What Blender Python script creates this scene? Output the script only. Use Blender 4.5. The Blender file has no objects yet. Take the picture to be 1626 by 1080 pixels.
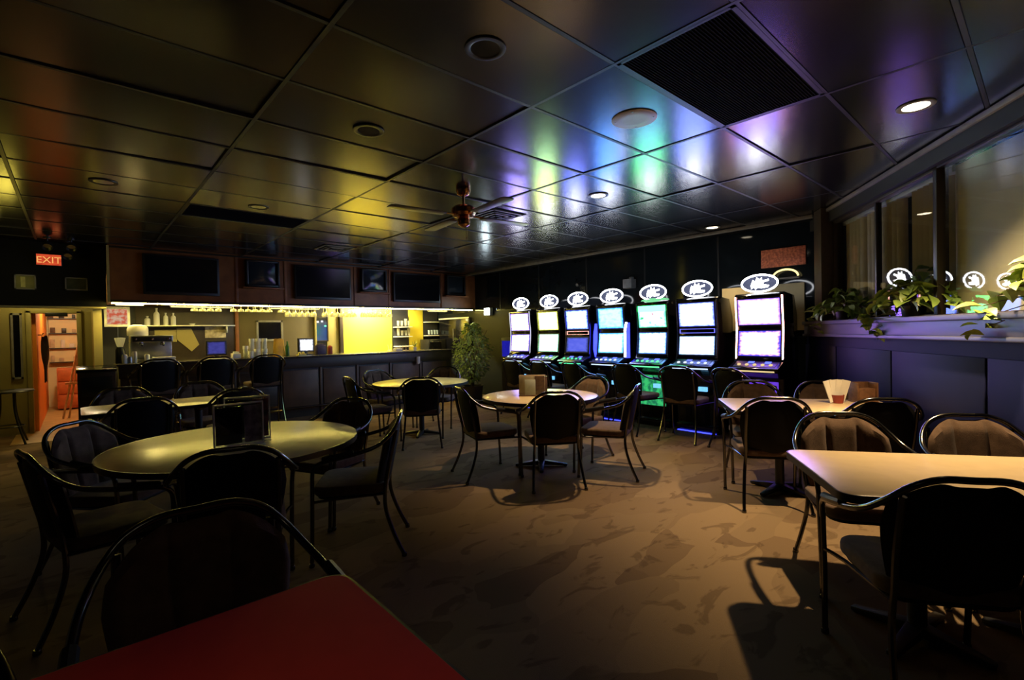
import bpy, bmesh, math, random
from mathutils import Vector, Matrix
random.seed(7)
S = bpy.context.scene
C = S.collection
PI = math.pi
# ---------------------------------------------------------------- camera, world, exposure
EYE = 1.40
YAW, PITCH, ROLL = 0.83939, 0.014765, -0.020172
def _cam():
    F0 = Vector((math.cos(YAW), math.sin(YAW), 0)); R0 = Vector((math.sin(YAW), -math.cos(YAW), 0)); U0 = Vector((0, 0, 1))
    F = F0*math.cos(PITCH)-U0*math.sin(PITCH); U = U0*math.cos(PITCH)+F0*math.sin(PITCH)
    R = R0*math.cos(ROLL)+U*math.sin(ROLL); U2 = -R0*math.sin(ROLL)+U*math.cos(ROLL)
    cd = bpy.data.cameras.new('camera'); cd.sensor_width = 36.0; cd.lens = 772.155/1626*36; cd.clip_start = 0.02; cd.clip_end = 100
    o = bpy.data.objects.new('camera', cd); C.objects.link(o)
    m = Matrix.Identity(4)
    for i in range(3):
        m[i][0] = R[i]; m[i][1] = U2[i]; m[i][2] = -F[i]
    m[0][3] = 0; m[1][3] = 0; m[2][3] = EYE
    o.matrix_world = m; S.camera = o
_cam()
W = bpy.data.worlds.new('world'); S.world = W; W.use_nodes = True
W.node_tree.nodes['Background'].inputs[0].default_value = (0.5, 0.55, 0.7, 1)
W.node_tree.nodes['Background'].inputs[1].default_value = 0.0012
S.view_settings.view_transform = 'Standard'; S.view_settings.look = 'None'
S.view_settings.exposure = -0.30; S.view_settings.gamma = 1.0; S.view_settings.use_curve_mapping = False

# light levels
K_SCREEN = 19.0      # slot machine screens
K_DOWN = 300.0       # ceiling downlights (W)
K_ROPE = 190.0        # rope light under the bar soffit
K_BAR = 90.0        # lamps under the soffit (W)

CEIL = 2.765
ANG = math.radians(34.5)            # direction of the window wall
CA, SA = math.cos(ANG), math.sin(ANG)
def AB(a, b): return (a*CA+b*SA, a*SA-b*CA)

# ---------------------------------------------------------------- materials
MATS = {}
def _nt(name):
    m = bpy.data.materials.new(name); m.use_nodes = True
    return m, m.node_tree, m.node_tree.nodes['Principled BSDF']
def mat(name, col, rough=.5, metal=0., var=.25, scale=12., bump=0., bscale=60., spec=.5, coat=0., col2=None, emis=None, estr=0., sheen=0.):
    """procedural principled material: colour broken up by noise, optional fine relief"""
    if name in MATS: return MATS[name]
    m, nt, b = _nt(name)
    tc = nt.nodes.new('ShaderNodeTexCoord'); n = nt.nodes.new('ShaderNodeTexNoise')
    n.inputs['Scale'].default_value = scale; n.inputs['Detail'].default_value = 4
    nt.links.new(tc.outputs['Object'], n.inputs['Vector'])
    r = nt.nodes.new('ShaderNodeValToRGB')
    c2 = col2 or tuple(c*(1-var) for c in col)
    r.color_ramp.elements[0].position = .35; r.color_ramp.elements[0].color = (*c2, 1)
    r.color_ramp.elements[1].position = .65; r.color_ramp.elements[1].color = (*col, 1)
    nt.links.new(n.outputs['Fac'], r.inputs['Fac']); nt.links.new(r.outputs['Color'], b.inputs['Base Color'])
    b.inputs['Roughness'].default_value = rough; b.inputs['Metallic'].default_value = metal
    b.inputs['Specular IOR Level'].default_value = spec; b.inputs['Coat Weight'].default_value = coat; b.inputs['Coat Roughness'].default_value = rough
    if sheen: b.inputs['Sheen Weight'].default_value = sheen
    if emis: b.inputs['Emission Color'].default_value = (*emis, 1); b.inputs['Emission Strength'].default_value = estr
    if bump:
        n2 = nt.nodes.new('ShaderNodeTexNoise'); n2.inputs['Scale'].default_value = bscale; n2.inputs['Detail'].default_value = 3
        nt.links.new(tc.outputs['Object'], n2.inputs['Vector'])
        bp = nt.nodes.new('ShaderNodeBump'); bp.inputs['Strength'].default_value = bump; bp.inputs['Distance'].default_value = .01
        nt.links.new(n2.outputs['Fac'], bp.inputs['Height']); nt.links.new(bp.outputs['Normal'], b.inputs['Normal'])
    MATS[name] = m; return m
def emat(name, col, strength, c2=None, scale=6.):
    """something that gives off light; colour varies a little"""
    if name in MATS: return MATS[name]
    m = bpy.data.materials.new(name); m.use_nodes = True; nt = m.node_tree; nt.nodes.clear()
    o = nt.nodes.new('ShaderNodeOutputMaterial'); e = nt.nodes.new('ShaderNodeEmission')
    e.inputs['Strength'].default_value = strength
    tc = nt.nodes.new('ShaderNodeTexCoord'); n = nt.nodes.new('ShaderNodeTexNoise'); n.inputs['Scale'].default_value = scale
    r = nt.nodes.new('ShaderNodeValToRGB'); c2 = c2 or tuple(c*.85 for c in col)
    r.color_ramp.elements[0].position = .4; r.color_ramp.elements[0].color = (*c2, 1)
    r.color_ramp.elements[1].position = .6; r.color_ramp.elements[1].color = (*col, 1)
    nt.links.new(tc.outputs['Generated'], n.inputs['Vector']); nt.links.new(n.outputs['Fac'], r.inputs['Fac'])
    nt.links.new(r.outputs['Color'], e.inputs['Color']); nt.links.new(e.outputs[0], o.inputs[0])
    MATS[name] = m; return m
def screen_mat(name, stops, edge, strength, scale=3.5, edgew=.07, top=None, grid=False, seed=0, tint=(1,1,1), axis='Y'):
    """a lit screen: a blurred picture in the given colours, an edge colour, maybe a coloured head band and a row of boxes"""
    m = bpy.data.materials.new(name); m.use_nodes = True; nt = m.node_tree; nt.nodes.clear(); N = nt.nodes.new; L = nt.links.new
    o = N('ShaderNodeOutputMaterial'); e = N('ShaderNodeEmission'); e.inputs['Strength'].default_value = strength
    tc = N('ShaderNodeTexCoord'); mp = N('ShaderNodeMapping'); mp.inputs['Location'].default_value = (seed*3.1, seed*1.7, seed*.9)
    L(tc.outputs['Generated'], mp.inputs['Vector'])
    n = N('ShaderNodeTexNoise'); n.inputs['Scale'].default_value = scale; n.inputs['Detail'].default_value = 3; L(mp.outputs[0], n.inputs['Vector'])
    r = N('ShaderNodeValToRGB'); els = r.color_ramp.elements
    while len(els) < len(stops): els.new(.5)
    for i, c in enumerate(stops):
        els[i].position = .3+.4*i/max(1, len(stops)-1); els[i].color = (*c, 1)
    L(n.outputs['Fac'], r.inputs['Fac'])
    sp = N('ShaderNodeSeparateXYZ'); L(tc.outputs['Generated'], sp.inputs[0])
    def M(op, a, b=None):
        q = N('ShaderNodeMath'); q.operation = op
        for i, v in enumerate((a, b)):
            if v is None: continue
            if isinstance(v, (int, float)): q.inputs[i].default_value = v
            else: L(v, q.inputs[i])
        return q.outputs[0]
    dy = M('ABSOLUTE', M('SUBTRACT', sp.outputs[axis], .5)); dz = M('ABSOLUTE', M('SUBTRACT', sp.outputs['Z'], .5))
    mx = M('MAXIMUM', dy, dz)
    n3 = N('ShaderNodeTexNoise'); n3.inputs['Scale'].default_value = 9; L(mp.outputs[0], n3.inputs['Vector'])
    mr = N('ShaderNodeMapRange'); mr.interpolation_type = 'SMOOTHSTEP'; L(M('ADD', mx, M('MULTIPLY', M('SUBTRACT', n3.outputs['Fac'], .5), edgew*1.6)), mr.inputs[0]); mr.inputs[1].default_value = .5-edgew*1.7; mr.inputs[2].default_value = .5; f = mr.outputs[0]
    mix = N('ShaderNodeMix'); mix.data_type = 'RGBA'; L(f, mix.inputs[0]); L(r.outputs[0], mix.inputs[6]); mix.inputs[7].default_value = (*[c**1.5*.16 for c in edge], 1)
    out = mix.outputs[2]
    if top:
        g = M('GREATER_THAN', sp.outputs['Z'], .72); m2 = N('ShaderNodeMix'); m2.data_type = 'RGBA'; L(g, m2.inputs[0]); L(out, m2.inputs[6]); m2.inputs[7].default_value = (*top, 1); out = m2.outputs[2]
    if grid:
        fy = M('FRACT', M('MULTIPLY', sp.outputs[axis], 4.0)); fz = M('FRACT', M('MULTIPLY', sp.outputs['Z'], 3.0))
        g = M('MAXIMUM', M('LESS_THAN', fy, .1), M('LESS_THAN', fz, .1)); m3 = N('ShaderNodeMix'); m3.data_type = 'RGBA'
        L(M('MULTIPLY', g, .7), m3.inputs[0]); L(out, m3.inputs[6]); m3.inputs[7].default_value = (.02, .02, .06, 1); out = m3.outputs[2]
    mt = N('ShaderNodeMix'); mt.data_type = 'RGBA'; mt.blend_type = 'MULTIPLY'; mt.inputs[0].default_value = 1; L(out, mt.inputs[6]); mt.inputs[7].default_value = (*tint, 1)
    L(mt.outputs[2], e.inputs['Color']); L(e.outputs[0], o.inputs[0])
    return m
def glass_mat(name, tint=(.9, .95, .95), base=.04, rough=.02, milk=0.):
    if name in MATS: return MATS[name]
    m = bpy.data.materials.new(name); m.use_nodes = True; nt = m.node_tree; nt.nodes.clear(); N = nt.nodes.new; L = nt.links.new
    o = N('ShaderNodeOutputMaterial'); t = N('ShaderNodeBsdfTransparent'); t.inputs[0].default_value = (*tint, 1)
    g = N('ShaderNodeBsdfGlossy'); g.inputs['Roughness'].default_value = rough
    fr = N('ShaderNodeFresnel'); fr.inputs['IOR'].default_value = 1.5
    a0 = N('ShaderNodeMath'); a0.operation = 'ADD'; L(fr.outputs[0], a0.inputs[0]); a0.inputs[1].default_value = base
    ge = N('ShaderNodeNewGeometry'); iv = N('ShaderNodeMath'); iv.operation = 'SUBTRACT'; iv.inputs[0].default_value = 1; L(ge.outputs['Backfacing'], iv.inputs[1])
    a = N('ShaderNodeMath'); a.operation = 'MULTIPLY'; L(a0.outputs[0], a.inputs[0]); L(iv.outputs[0], a.inputs[1])
    mx = N('ShaderNodeMixShader'); L(a.outputs[0], mx.inputs[0]); L(t.outputs[0], mx.inputs[1]); L(g.outputs[0], mx.inputs[2]); 
    if milk:
        df = N('ShaderNodeBsdfDiffuse'); df.inputs[0].default_value = (.9,.9,.85,1); tl = N('ShaderNodeBsdfTranslucent'); tl.inputs[0].default_value = (.9,.9,.85,1)
        m1 = N('ShaderNodeMixShader'); L(df.outputs[0], m1.inputs[1]); L(tl.outputs[0], m1.inputs[2]); m2 = N('ShaderNodeMixShader'); m2.inputs[0].default_value = milk; L(mx.outputs[0], m2.inputs[1]); L(m1.outputs[0], m2.inputs[2]); L(m2.outputs[0], o.inputs[0])
    else: L(mx.outputs[0], o.inputs[0])
    MATS[name] = m; return m
def carpet_mat():
    m, nt, b = _nt('patterned_carpet'); N = nt.nodes.new; L = nt.links.new
    tc = N('ShaderNodeTexCoord'); mp = N('ShaderNodeMapping'); mp.inputs['Rotation'].default_value = (0, 0, .5); mp.inputs['Scale'].default_value = (1.0, 1.9, 1)
    L(tc.outputs['Object'], mp.inputs[0])
    nz = N('ShaderNodeTexNoise'); nz.inputs['Scale'].default_value = 1.6; nz.inputs['Detail'].default_value = 2; L(mp.outputs[0], nz.inputs['Vector'])
    ad = N('ShaderNodeMix'); ad.data_type = 'VECTOR'; ad.inputs[0].default_value = .3; L(mp.outputs[0], ad.inputs[4]); L(nz.outputs['Color'], ad.inputs[5])
    vo = N('ShaderNodeTexVoronoi'); vo.inputs['Scale'].default_value = 2.6; L(ad.outputs[1], vo.inputs['Vector'])
    sp = N('ShaderNodeSeparateColor'); L(vo.outputs['Color'], sp.inputs[0])
    r = N('ShaderNodeValToRGB'); r.color_ramp.interpolation = 'CONSTANT'
    e = r.color_ramp.elements
    cols = [(0, (.150, .098, .054)), (.12, (.195, .132, .073)), (.45, (.225, .153, .084)), (.72, (.205, .140, .078)), (.92, (.170, .112, .062))]
    while len(e) < len(cols): e.new(.5)
    for i, (p, c) in enumerate(cols): e[i].position = p; e[i].color = (*c, 1)
    L(sp.outputs[0], r.inputs[0])
    n2 = N('ShaderNodeTexNoise'); n2.inputs['Scale'].default_value = 3.2; n2.inputs['Detail'].default_value = 5; n2.inputs['Distortion'].default_value = 1.2; L(mp.outputs[0], n2.inputs['Vector'])
    r2 = N('ShaderNodeValToRGB'); r2.color_ramp.elements[0].position = .36; r2.color_ramp.elements[0].color = (.68, .66, .64, 1); r2.color_ramp.elements[1].position = .42; r2.color_ramp.elements[1].color = (1, 1, 1, 1); L(n2.outputs[0], r2.inputs[0])
    mx = N('ShaderNodeMix'); mx.data_type = 'RGBA'; mx.blend_type = 'MULTIPLY'; mx.inputs[0].default_value = 1; L(r.outputs[0], mx.inputs[6]); L(r2.outputs[0], mx.inputs[7])
    L(mx.outputs[2], b.inputs['Base Color']); b.inputs['Roughness'].default_value = .95; b.inputs['Specular IOR Level'].default_value = .1
    n3 = N('ShaderNodeTexNoise'); n3.inputs['Scale'].default_value = 260; L(tc.outputs['Object'], n3.inputs['Vector'])
    bp = N('ShaderNodeBump'); bp.inputs['Strength'].default_value = .5; bp.inputs['Distance'].default_value = .006; L(n3.outputs[0], bp.inputs['Height']); L(bp.outputs[0], b.inputs['Normal'])
    return m
def M_(k):
    D = {
     'ceil': lambda: mat('black_painted_tile', (.012, .012, .013), .205, var=.12, scale=30, bump=.025, bscale=160, spec=.85, coat=.2),
     'grid': lambda: mat('black_grid_metal', (.03, .03, .032), .4, var=.1),
     'vent': lambda: mat('matt_black_vent', (.006, .006, .007), .8, var=.1, spec=.1),
     'dwall': lambda: mat('dark_wall_paint', (.018, .019, .024), .55, var=.2, scale=3),
     'gwall': lambda: mat('dark_lacquer_wall', (.010, .014, .018), .07, var=.2, scale=3, spec=.35),
     'nwall': lambda: mat('navy_panel_paint', (.008, .010, .048), .55, var=.15, scale=4, spec=.1),
     'ledge': lambda: mat('greyblue_ledge_paint', (.10, .10, .15), .4, var=.1, scale=5),
     'beige': lambda: mat('beige_wall_paint', (.55, .43, .28), .5, var=.1, scale=3),
     'olive': lambda: mat('olive_wall_paint', (.36, .30, .10), .55, var=.12, scale=3),
     'tan': lambda: mat('tan_wall_paint', (.14, .11, .045), .55, var=.12, scale=3),
     'yellow': lambda: mat('yellow_wall_paint', (.85, .70, .06), .5, var=.06, scale=2),
     'orange': lambda: mat('orange_wall_paint', (.78, .25, .025), .5, var=.08, scale=3),
     'cream': lambda: mat('cream_wall_paint', (.80, .66, .36), .55, var=.1, scale=4),
     'wood': lambda: mat('orange_brown_wood', (.30, .105, .030), .5, col2=(.20, .066, .020), scale=5),
     'panel': lambda: mat('brown_bar_panel', (.12, .065, .035), .5, col2=(.08, .042, .024), scale=5),
     'darkwood': lambda: mat('dark_brown_wood', (.035, .022, .014), .45, var=.3, scale=8),
     'black': lambda: mat('black_plastic', (.012, .012, .013), .4, var=.2),
     'bgloss': lambda: mat('black_gloss', (.006, .006, .008), .12, var=.2),
     'chrome': lambda: mat('chrome', (.55, .54, .52), .22, metal=1, var=.1),
     'tube': lambda: mat('gunmetal_tube', (.13, .125, .12), .2, metal=1, var=.15),
     'steel': lambda: mat('brushed_steel', (.5, .5, .48), .35, metal=1, var=.15),
     'brass': lambda: mat('polished_brass', (.62, .26, .10), .2, metal=1, var=.15),
     'fabric': lambda: mat('brown_velour', (.135, .082, .052), .9, var=.3, scale=25, bump=.25, bscale=300, spec=.15, sheen=.15),
     'shell': lambda: mat('black_back_shell', (.007, .007, .008), .6, var=.2, spec=.2),
     'lam': lambda: mat('beige_laminate', (.72, .55, .31), .26, var=.05, scale=14, spec=.55),
     'red': lambda: mat('red_lit_laminate', (.42, .022, .012), .9, var=.08, scale=14, spec=.05),  # red light on the tabletop painted into the laminate colour
     'edge': lambda: mat('black_edge_band', (.012, .011, .012), .35, var=.2),
     'white': lambda: mat('white_plastic', (.75, .73, .68), .4, var=.06),
     'paper': lambda: mat('white_card', (.72, .68, .60), .7, var=.08),
     'kraft': lambda: mat('beige_card', (.56, .42, .27), .7, var=.2, scale=20),
     'brownc': lambda: mat('brown_card', (.16, .07, .03), .6, var=.4, scale=30),
     'leaf': lambda: mat('green_leaf', (.34, .46, .11), .42, col2=(.18, .29, .05), scale=9),
     'leaf2': lambda: mat('variegated_leaf', (.36, .42, .07), .42, col2=(.12, .20, .03), scale=16),
     'stem': lambda: mat('plant_stem', (.09, .06, .03), .7),
     'pot': lambda: mat('dark_planter', (.03, .026, .022), .5),
     'glass': lambda: glass_mat('clear_glass'),
     'gobl': lambda: glass_mat('drinking_glass', (.93, .93, .88), .22, .15, .30),
     'blind': lambda: mat('beige_blind_fabric', (.62, .47, .28), .6, var=.15, scale=6),
     'bulb': lambda: emat('lit_lamp_lens', (1, .86, .62), 14),
     'rope': lambda: emat('rope_light', (1, .79, .15), K_ROPE, scale=40),
     'frameg': lambda: mat('grey_frame', (.30, .28, .24), .4),
     'picture': lambda: mat('dull_print', (.10, .10, .05), .3, col2=(.03, .05, .03), scale=7),
     'blueglass': lambda: mat('dark_tube_glass', (.018, .024, .032), .15, var=.1),
    }
    return D[k]()

# ---------------------------------------------------------------- mesh building
class MB:
    def __init__(s): s.v = []; s.f = []
    def add(s, v, f, M=None):
        n = len(s.v)
        s.v += [tuple(M @ Vector(p)) if M else tuple(p) for p in v]
        s.f += [tuple(i+n for i in q) for q in f]; return s
    def box(s, x0, x1, y0, y1, z0, z1, M=None):
        v = [(x0,y0,z0),(x1,y0,z0),(x1,y1,z0),(x0,y1,z0),(x0,y0,z1),(x1,y0,z1),(x1,y1,z1),(x0,y1,z1)]
        return s.add(v, [(0,3,2,1),(4,5,6,7),(0,1,5,4),(1,2,6,5),(2,3,7,6),(3,0,4,7)], M)
    def prism(s, poly, z0, z1, M=None):
        n = len(poly); v = [(x,y,z0) for x,y in poly]+[(x,y,z1) for x,y in poly]
        f = [tuple(range(n-1,-1,-1)), tuple(range(n,2*n))]+[(i,(i+1)%n,n+(i+1)%n,n+i) for i in range(n)]
        return s.add(v, f, M)
    def lathe(s, prof, n=24, M=None):
        v = []; f = []
        for r, z in prof:
            for k in range(n): a = 2*PI*k/n; v.append((r*math.cos(a), r*math.sin(a), z))
        for i in range(len(prof)-1):
            for k in range(n): f.append((i*n+k, i*n+(k+1)%n, (i+1)*n+(k+1)%n, (i+1)*n+k))
        if prof[0][0] > 1e-5: f.append(tuple(range(n-1,-1,-1)))
        if prof[-1][0] > 1e-5: f.append(tuple((len(prof)-1)*n+k for k in range(n)))
        return s.add(v, f, M)
    def tube(s, pts, r, n=8, M=None, smooth=0):
        P = [Vector(p) for p in pts]
        if smooth:
            Q = []
            for i in range(len(P)-1):
                a, b, c, d = P[max(i-1,0)], P[i], P[i+1], P[min(i+2,len(P)-1)]
                for k in range(smooth):
                    t = k/smooth
                    Q.append(.5*((2*b)+(c-a)*t+(2*a-5*b+4*c-d)*t*t+(3*b-a-3*c+d)*t**3))
            Q.append(P[-1]); P = Q
        rad = r if isinstance(r, (list, tuple)) else None
        v = []; f = []; up = None
        for i, p in enumerate(P):
            d = (P[min(i+1,len(P)-1)]-P[max(i-1,0)]).normalized()
            if up is None: up = d.orthogonal().normalized()
            up = (up-d*up.dot(d)).normalized(); w = d.cross(up)
            rr = r if not rad else rad[0]+(rad[1]-rad[0])*i/(len(P)-1)
            for k in range(n):
                a = 2*PI*k/n; v.append(p+(up*math.cos(a)+w*math.sin(a))*rr)
        for i in range(len(P)-1):
            for k in range(n): f.append((i*n+k, i*n+(k+1)%n, (i+1)*n+(k+1)%n, (i+1)*n+k))
        f.append(tuple(range(n-1,-1,-1))); f.append(tuple((len(P)-1)*n+k for k in range(n)))
        return s.add(v, f, M)
    def grid(s, fn, nu, nv, M=None):
        v = [fn(i/nu, j/nv) for j in range(nv+1) for i in range(nu+1)]
        f = [(j*(nu+1)+i, j*(nu+1)+i+1, (j+1)*(nu+1)+i+1, (j+1)*(nu+1)+i) for j in range(nv) for i in range(nu)]
        return s.add(v, f, M)
    def mesh(s, name, m, bevel=0., flat=False, seg=2):
        me = bpy.data.meshes.new(name); me.from_pydata(s.v, [], s.f); me.update()
        bm = bmesh.new(); bm.from_mesh(me); bmesh.ops.recalc_face_normals(bm, faces=bm.faces)
        if bevel:
            ed = [e for e in bm.edges if len(e.link_faces) == 2 and e.calc_face_angle(0) > .5]
            bmesh.ops.bevel(bm, geom=ed, offset=bevel, segments=seg, profile=.5, affect='EDGES', clamp_overlap=True)
        bm.to_mesh(me); bm.free()
        if not flat:
            for p in me.polygons: p.use_smooth = True
            me.set_sharp_from_angle(angle=math.radians(38))
        me.materials.append(m); return me
    def build(s, name, m, parent=None, loc=(0,0,0), rz=0., bevel=0., flat=False, label=None, seg=2):
        o = bpy.data.objects.new(name, s.mesh(name, m, bevel, flat, seg)); C.objects.link(o)
        o.location = loc; o.rotation_euler = (0,0,rz)
        if parent: o.parent = parent
        if label: o['label'] = label
        return o
def inst(name, me, parent=None, loc=(0,0,0), rot=(0,0,0), sc=None):
    o = bpy.data.objects.new(name, me); C.objects.link(o); o.location = loc; o.rotation_euler = rot
    if sc: o.scale = sc
    if parent: o.parent = parent
    return o
def tag(o, label, cat, group=None):
    o['label'] = label; o['category'] = cat
    if group: o['group'] = group
    return o
def thing(name, label, cat, loc=(0,0,0), rz=0., group=None):
    o = bpy.data.objects.new(name, None); C.objects.link(o); o.location = loc; o.rotation_euler = (0,0,rz); o.empty_display_size = .1
    return tag(o, label, cat, group)
def struct(o, label=None):
    o['kind'] = 'structure'
    if label: o['label'] = label
    return o
def dup(root, loc, rz, label, group=None):
    r = root.copy(); C.objects.link(r); r.location = loc; r.rotation_euler = (0,0,rz); r['label'] = label
    if group: r['group'] = group
    for ch in list(root.children):
        c = ch.copy(); C.objects.link(c); c.parent = r
        for g in ch.children:
            d = g.copy(); C.objects.link(d); d.parent = c
    return r
def lamp(kind, name, loc, energy, col, parent=None, size=.05, spot=None, blend=.5, rot=None, sizey=None):
    l = bpy.data.lights.new(name, kind); l.energy = energy; l.color = col
    if kind in ('POINT', 'SPOT'): l.shadow_soft_size = size
    if kind == 'SPOT': l.spot_size = spot; l.spot_blend = blend
    if kind == 'AREA':
        l.size = size
        if sizey: l.shape = 'RECTANGLE'; l.size_y = sizey
    o = bpy.data.objects.new(name, l); C.objects.link(o); o.location = loc
    if rot: o.rotation_euler = rot
    if parent: o.parent = parent
    return o
def rrect(x0, x1, y0, y1, r, n=6):
    p = []
    for cx, cy, a0 in ((x1-r,y1-r,0),(x0+r,y1-r,PI/2),(x0+r,y0+r,PI),(x1-r,y0+r,1.5*PI)):
        for k in range(n+1): a = a0+PI/2*k/n; p.append((cx+r*math.cos(a), cy+r*math.sin(a)))
    return p
def Rot(rx=0, ry=0, rz=0, t=(0,0,0)):
    return Matrix.Translation(t) @ Matrix.Rotation(rz,4,'Z') @ Matrix.Rotation(ry,4,'Y') @ Matrix.Rotation(rx,4,'X')

# ================================================================ THE SETTING
SLOTWALL = 6.95
# floor
bm_ = MB(); bm_.box(-2.6, 7.1, -3.1, 14.6, -.05, 0)
struct(bm_.build('floor', carpet_mat(), flat=True), 'brown and tan patterned carpet')
# slab above the tiles
cl = struct(MB().box(-2.6, 7.1, -3.1, 10.75, CEIL+.02, CEIL+.10).build('ceiling', M_('vent'), flat=True), 'black suspended tile ceiling')
U0_, V0_ = 2.084, 1.495
VENTS = {(0,-1), (-1,7)}
def inside(u, v):       # room side of the window wall
    return u*SA-v*CA < 2.30
tile_me = MB().prism(rrect(.012, 1.208, .012, .598, .004, 1), -.004, .014).mesh('tile', M_('ceil'), bevel=.004, seg=1)
for i in range(-3, 4):
    for j in range(-4, 12):
        u, v = U0_+1.22*i, V0_+.61*j
        if (i, j) in VENTS or not (inside(u+1.22, v) or inside(u, v+.61)): continue
        t = inst('tile', tile_me, cl, (u, v, CEIL), (random.gauss(0,.004), random.gauss(0,.004), 0))
        t.location.z = CEIL+random.uniform(0, .004)
for i in range(-3, 5):
    u = U0_+1.22*i; v0 = V0_-.61*4
    if u > 6.8: u = 6.80
    v0 = max(v0, (u*SA-2.3)/CA)
    MB().box(u-.011, u+.011, v0, 8.98, CEIL-.006, CEIL+.018).build('grid_bar', M_('grid'), cl, flat=True)
for j in range(-4, 13):
    v = V0_+.61*j; u1 = min(6.9, (2.3+v*CA)/SA)
    MB().box(U0_-1.22*3, u1, v-.011, v+.011, CEIL-.005, CEIL+.018).build('grid_bar', M_('grid'), cl, flat=True)

# slot machine wall: dark lacquered panels that mirror the room
ws = struct(MB().box(SLOTWALL, SLOTWALL+.12, 2.0, 10.75, 0, CEIL+.05).build('wall_east', M_('gwall'), flat=True), 'dark glossy wall behind the slot machines')
for v in (3.24, 4.46, 5.68, 6.9, 8.1):
    MB().box(SLOTWALL-.006, SLOTWALL, v-.012, v+.012, 1.0, CEIL).build('panel_joint', M_('dwall'), ws, flat=True)
MB().box(SLOTWALL-.008, SLOTWALL-.001, 7.02, 10.55, 0, 1.90).build('matt_panel', mat('teal_wall_paint', (.006,.010,.011), .6, spec=.25), ws, flat=True)
struct(MB().box(6.68, 6.72, 1.95, 9.0, CEIL-.045, CEIL-.002).build('trim_1', M_('frameg'), bevel=.004), 'thin ceiling trim in front of the slot machine wall')
MB_ = MB().box(6.72, SLOTWALL, 2.0, 9.0, CEIL-.03, CEIL-.002); struct(MB_.build('trim_2', M_('vent'), flat=True), 'black strip where ceiling meets slot machine wall')
# added panels painting views in the glossy wall: pale below, copper reflection above
pw = MB().box(SLOTWALL-.03, SLOTWALL-.004, 2.12, 3.18, 1.36, 1.97).build('low_view_panel', mat('pale_view_panel', (.80,.68,.36), .5, var=.1, scale=4), ws, bevel=.004)
mat('copper_reflection_paint', (.85, .26, .13), .45, metal=.1, col2=(.45, .10, .05), scale=40, bump=.6, bscale=60)
MB().box(SLOTWALL-.03, SLOTWALL-.004, 2.10, 2.64, 2.20, 2.44).build('copper_reflection', MATS['copper_reflection_paint'], ws, bevel=.004)  # reflection in the glossy wall painted as a copper panel

# back wall of the bar with its differently painted stretches
wb = struct(MB().box(.30, SLOTWALL, 10.6, 10.75, 0, CEIL+.05).build('wall_north', M_('dwall'), flat=True), 'wall behind the bar')
for nm, a, b, k in (('yellow_panel', 4.42, 5.64, 'yellow'), ('tan_panel', 2.36, 3.80, 'tan'), ('tan_panel', 4.08, 4.34, 'olive'), ('tan_panel', 6.10, 6.50, 'yellow'), ('dark_panel', .78, 2.30, 'darkwood')):
    MB().box(a, b, 10.575, 10.6, .9, 2.35).build(nm, M_(k), wb, bevel=.003)
MB().box(2.30, 2.36, 10.54, 10.6, .9, 2.35).build('post', M_('wood'), wb, bevel=.004)
MB().box(4.34, 4.42, 10.5, 10.6, .9, 2.35).build('post', M_('darkwood'), wb, bevel=.004)
MB().box(3.80, 3.84, 10.52, 10.6, .9, 2.35).build('post', M_('olive'), wb, bevel=.004)
struct(MB().box(.30, SLOTWALL, 9.7, 10.6, 2.36, 2.42).build('trim_3', M_('dwall'), flat=True), 'lowered ceiling behind the bar')
# soffit over the bar
so = struct(MB().box(.37, SLOTWALL, 9.0, 9.72, 1.96, CEIL+.03).build('wall_soffit', M_('wood'), bevel=.004), 'orange-brown wooden soffit over the bar')
MB().box(.355, .385, 8.985, 9.03, 1.95, CEIL).build('corner_bead', mat('yellow_lit_bead', (.55, .42, .14), .4), so)  # yellow light along the soffit end painted into this bead
MB().box(.385, SLOTWALL, 8.985, 9.0, 1.95, 1.99).build('bottom_rail', M_('darkwood'), so, bevel=.003)
MB().box(.385, SLOTWALL, 8.985, 9.0, 2.735, 2.762).build('top_rail', M_('darkwood'), so, bevel=.003)
for u in (2.0, 2.76, 4.03, 4.76, 6.02):
    MB().box(u-.02, u+.02, 8.985, 9.0, 1.99, 2.735).build('stile', M_('wood'), so, bevel=.003)
# black header left of the soffit, door wall behind it, corridor beyond the door
struct(MB().box(-2.6, .35, 9.3, 9.42, 1.90, CEIL+.05).build('wall_header', mat('black_header_paint', (.005,.005,.006), .6, spec=.2), flat=True), 'black header wall above the passage to the door')
struct(MB().box(-2.6, .30, 9.42, 10.6, 2.40, 2.46).build('ceiling_passage', M_('olive'), flat=True), 'low ceiling of the passage before the doorway')
struct(MB().box(-2.6, .35, 9.28, 9.44, 1.875, 1.90).build('trim_4', M_('olive'), bevel=.004), 'olive trim under the black header wall')
dw = struct(MB().box(-2.6, -.54, 10.5, 10.62, 0, 2.4).box(.05, .30, 10.5, 10.62, 0, 2.4).box(-.54, .05, 10.5, 10.62, 1.87, 2.4).build('wall_door', M_('olive'), flat=True), 'olive wall around the open doorway')
MB().box(.20, .30, 9.45, 10.5, 0, 1.875).build('side_wall', M_('olive'), dw)
fr = MB().box(-.56, -.50, 10.46, 10.66, 0, 1.89).box(.02, .08, 10.46, 10.66, 0, 1.89).box(-.56, .08, 10.46, 10.66, 1.85, 1.91)
d1 = struct(fr.build('door_1', M_('olive'), bevel=.006), 'open doorway with olive frame into a lit corridor')
MB().box(-.34, -.08, 10.40, 10.46, 1.80, 1.86).build('door_closer', M_('black'), d1, bevel=.006)
wc = struct(MB().box(-.54, -.455, 10.67, 14.5, 0, 2.4).build('wall_corridor', M_('orange'), flat=True), 'orange corridor wall beyond the doorway')
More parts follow.
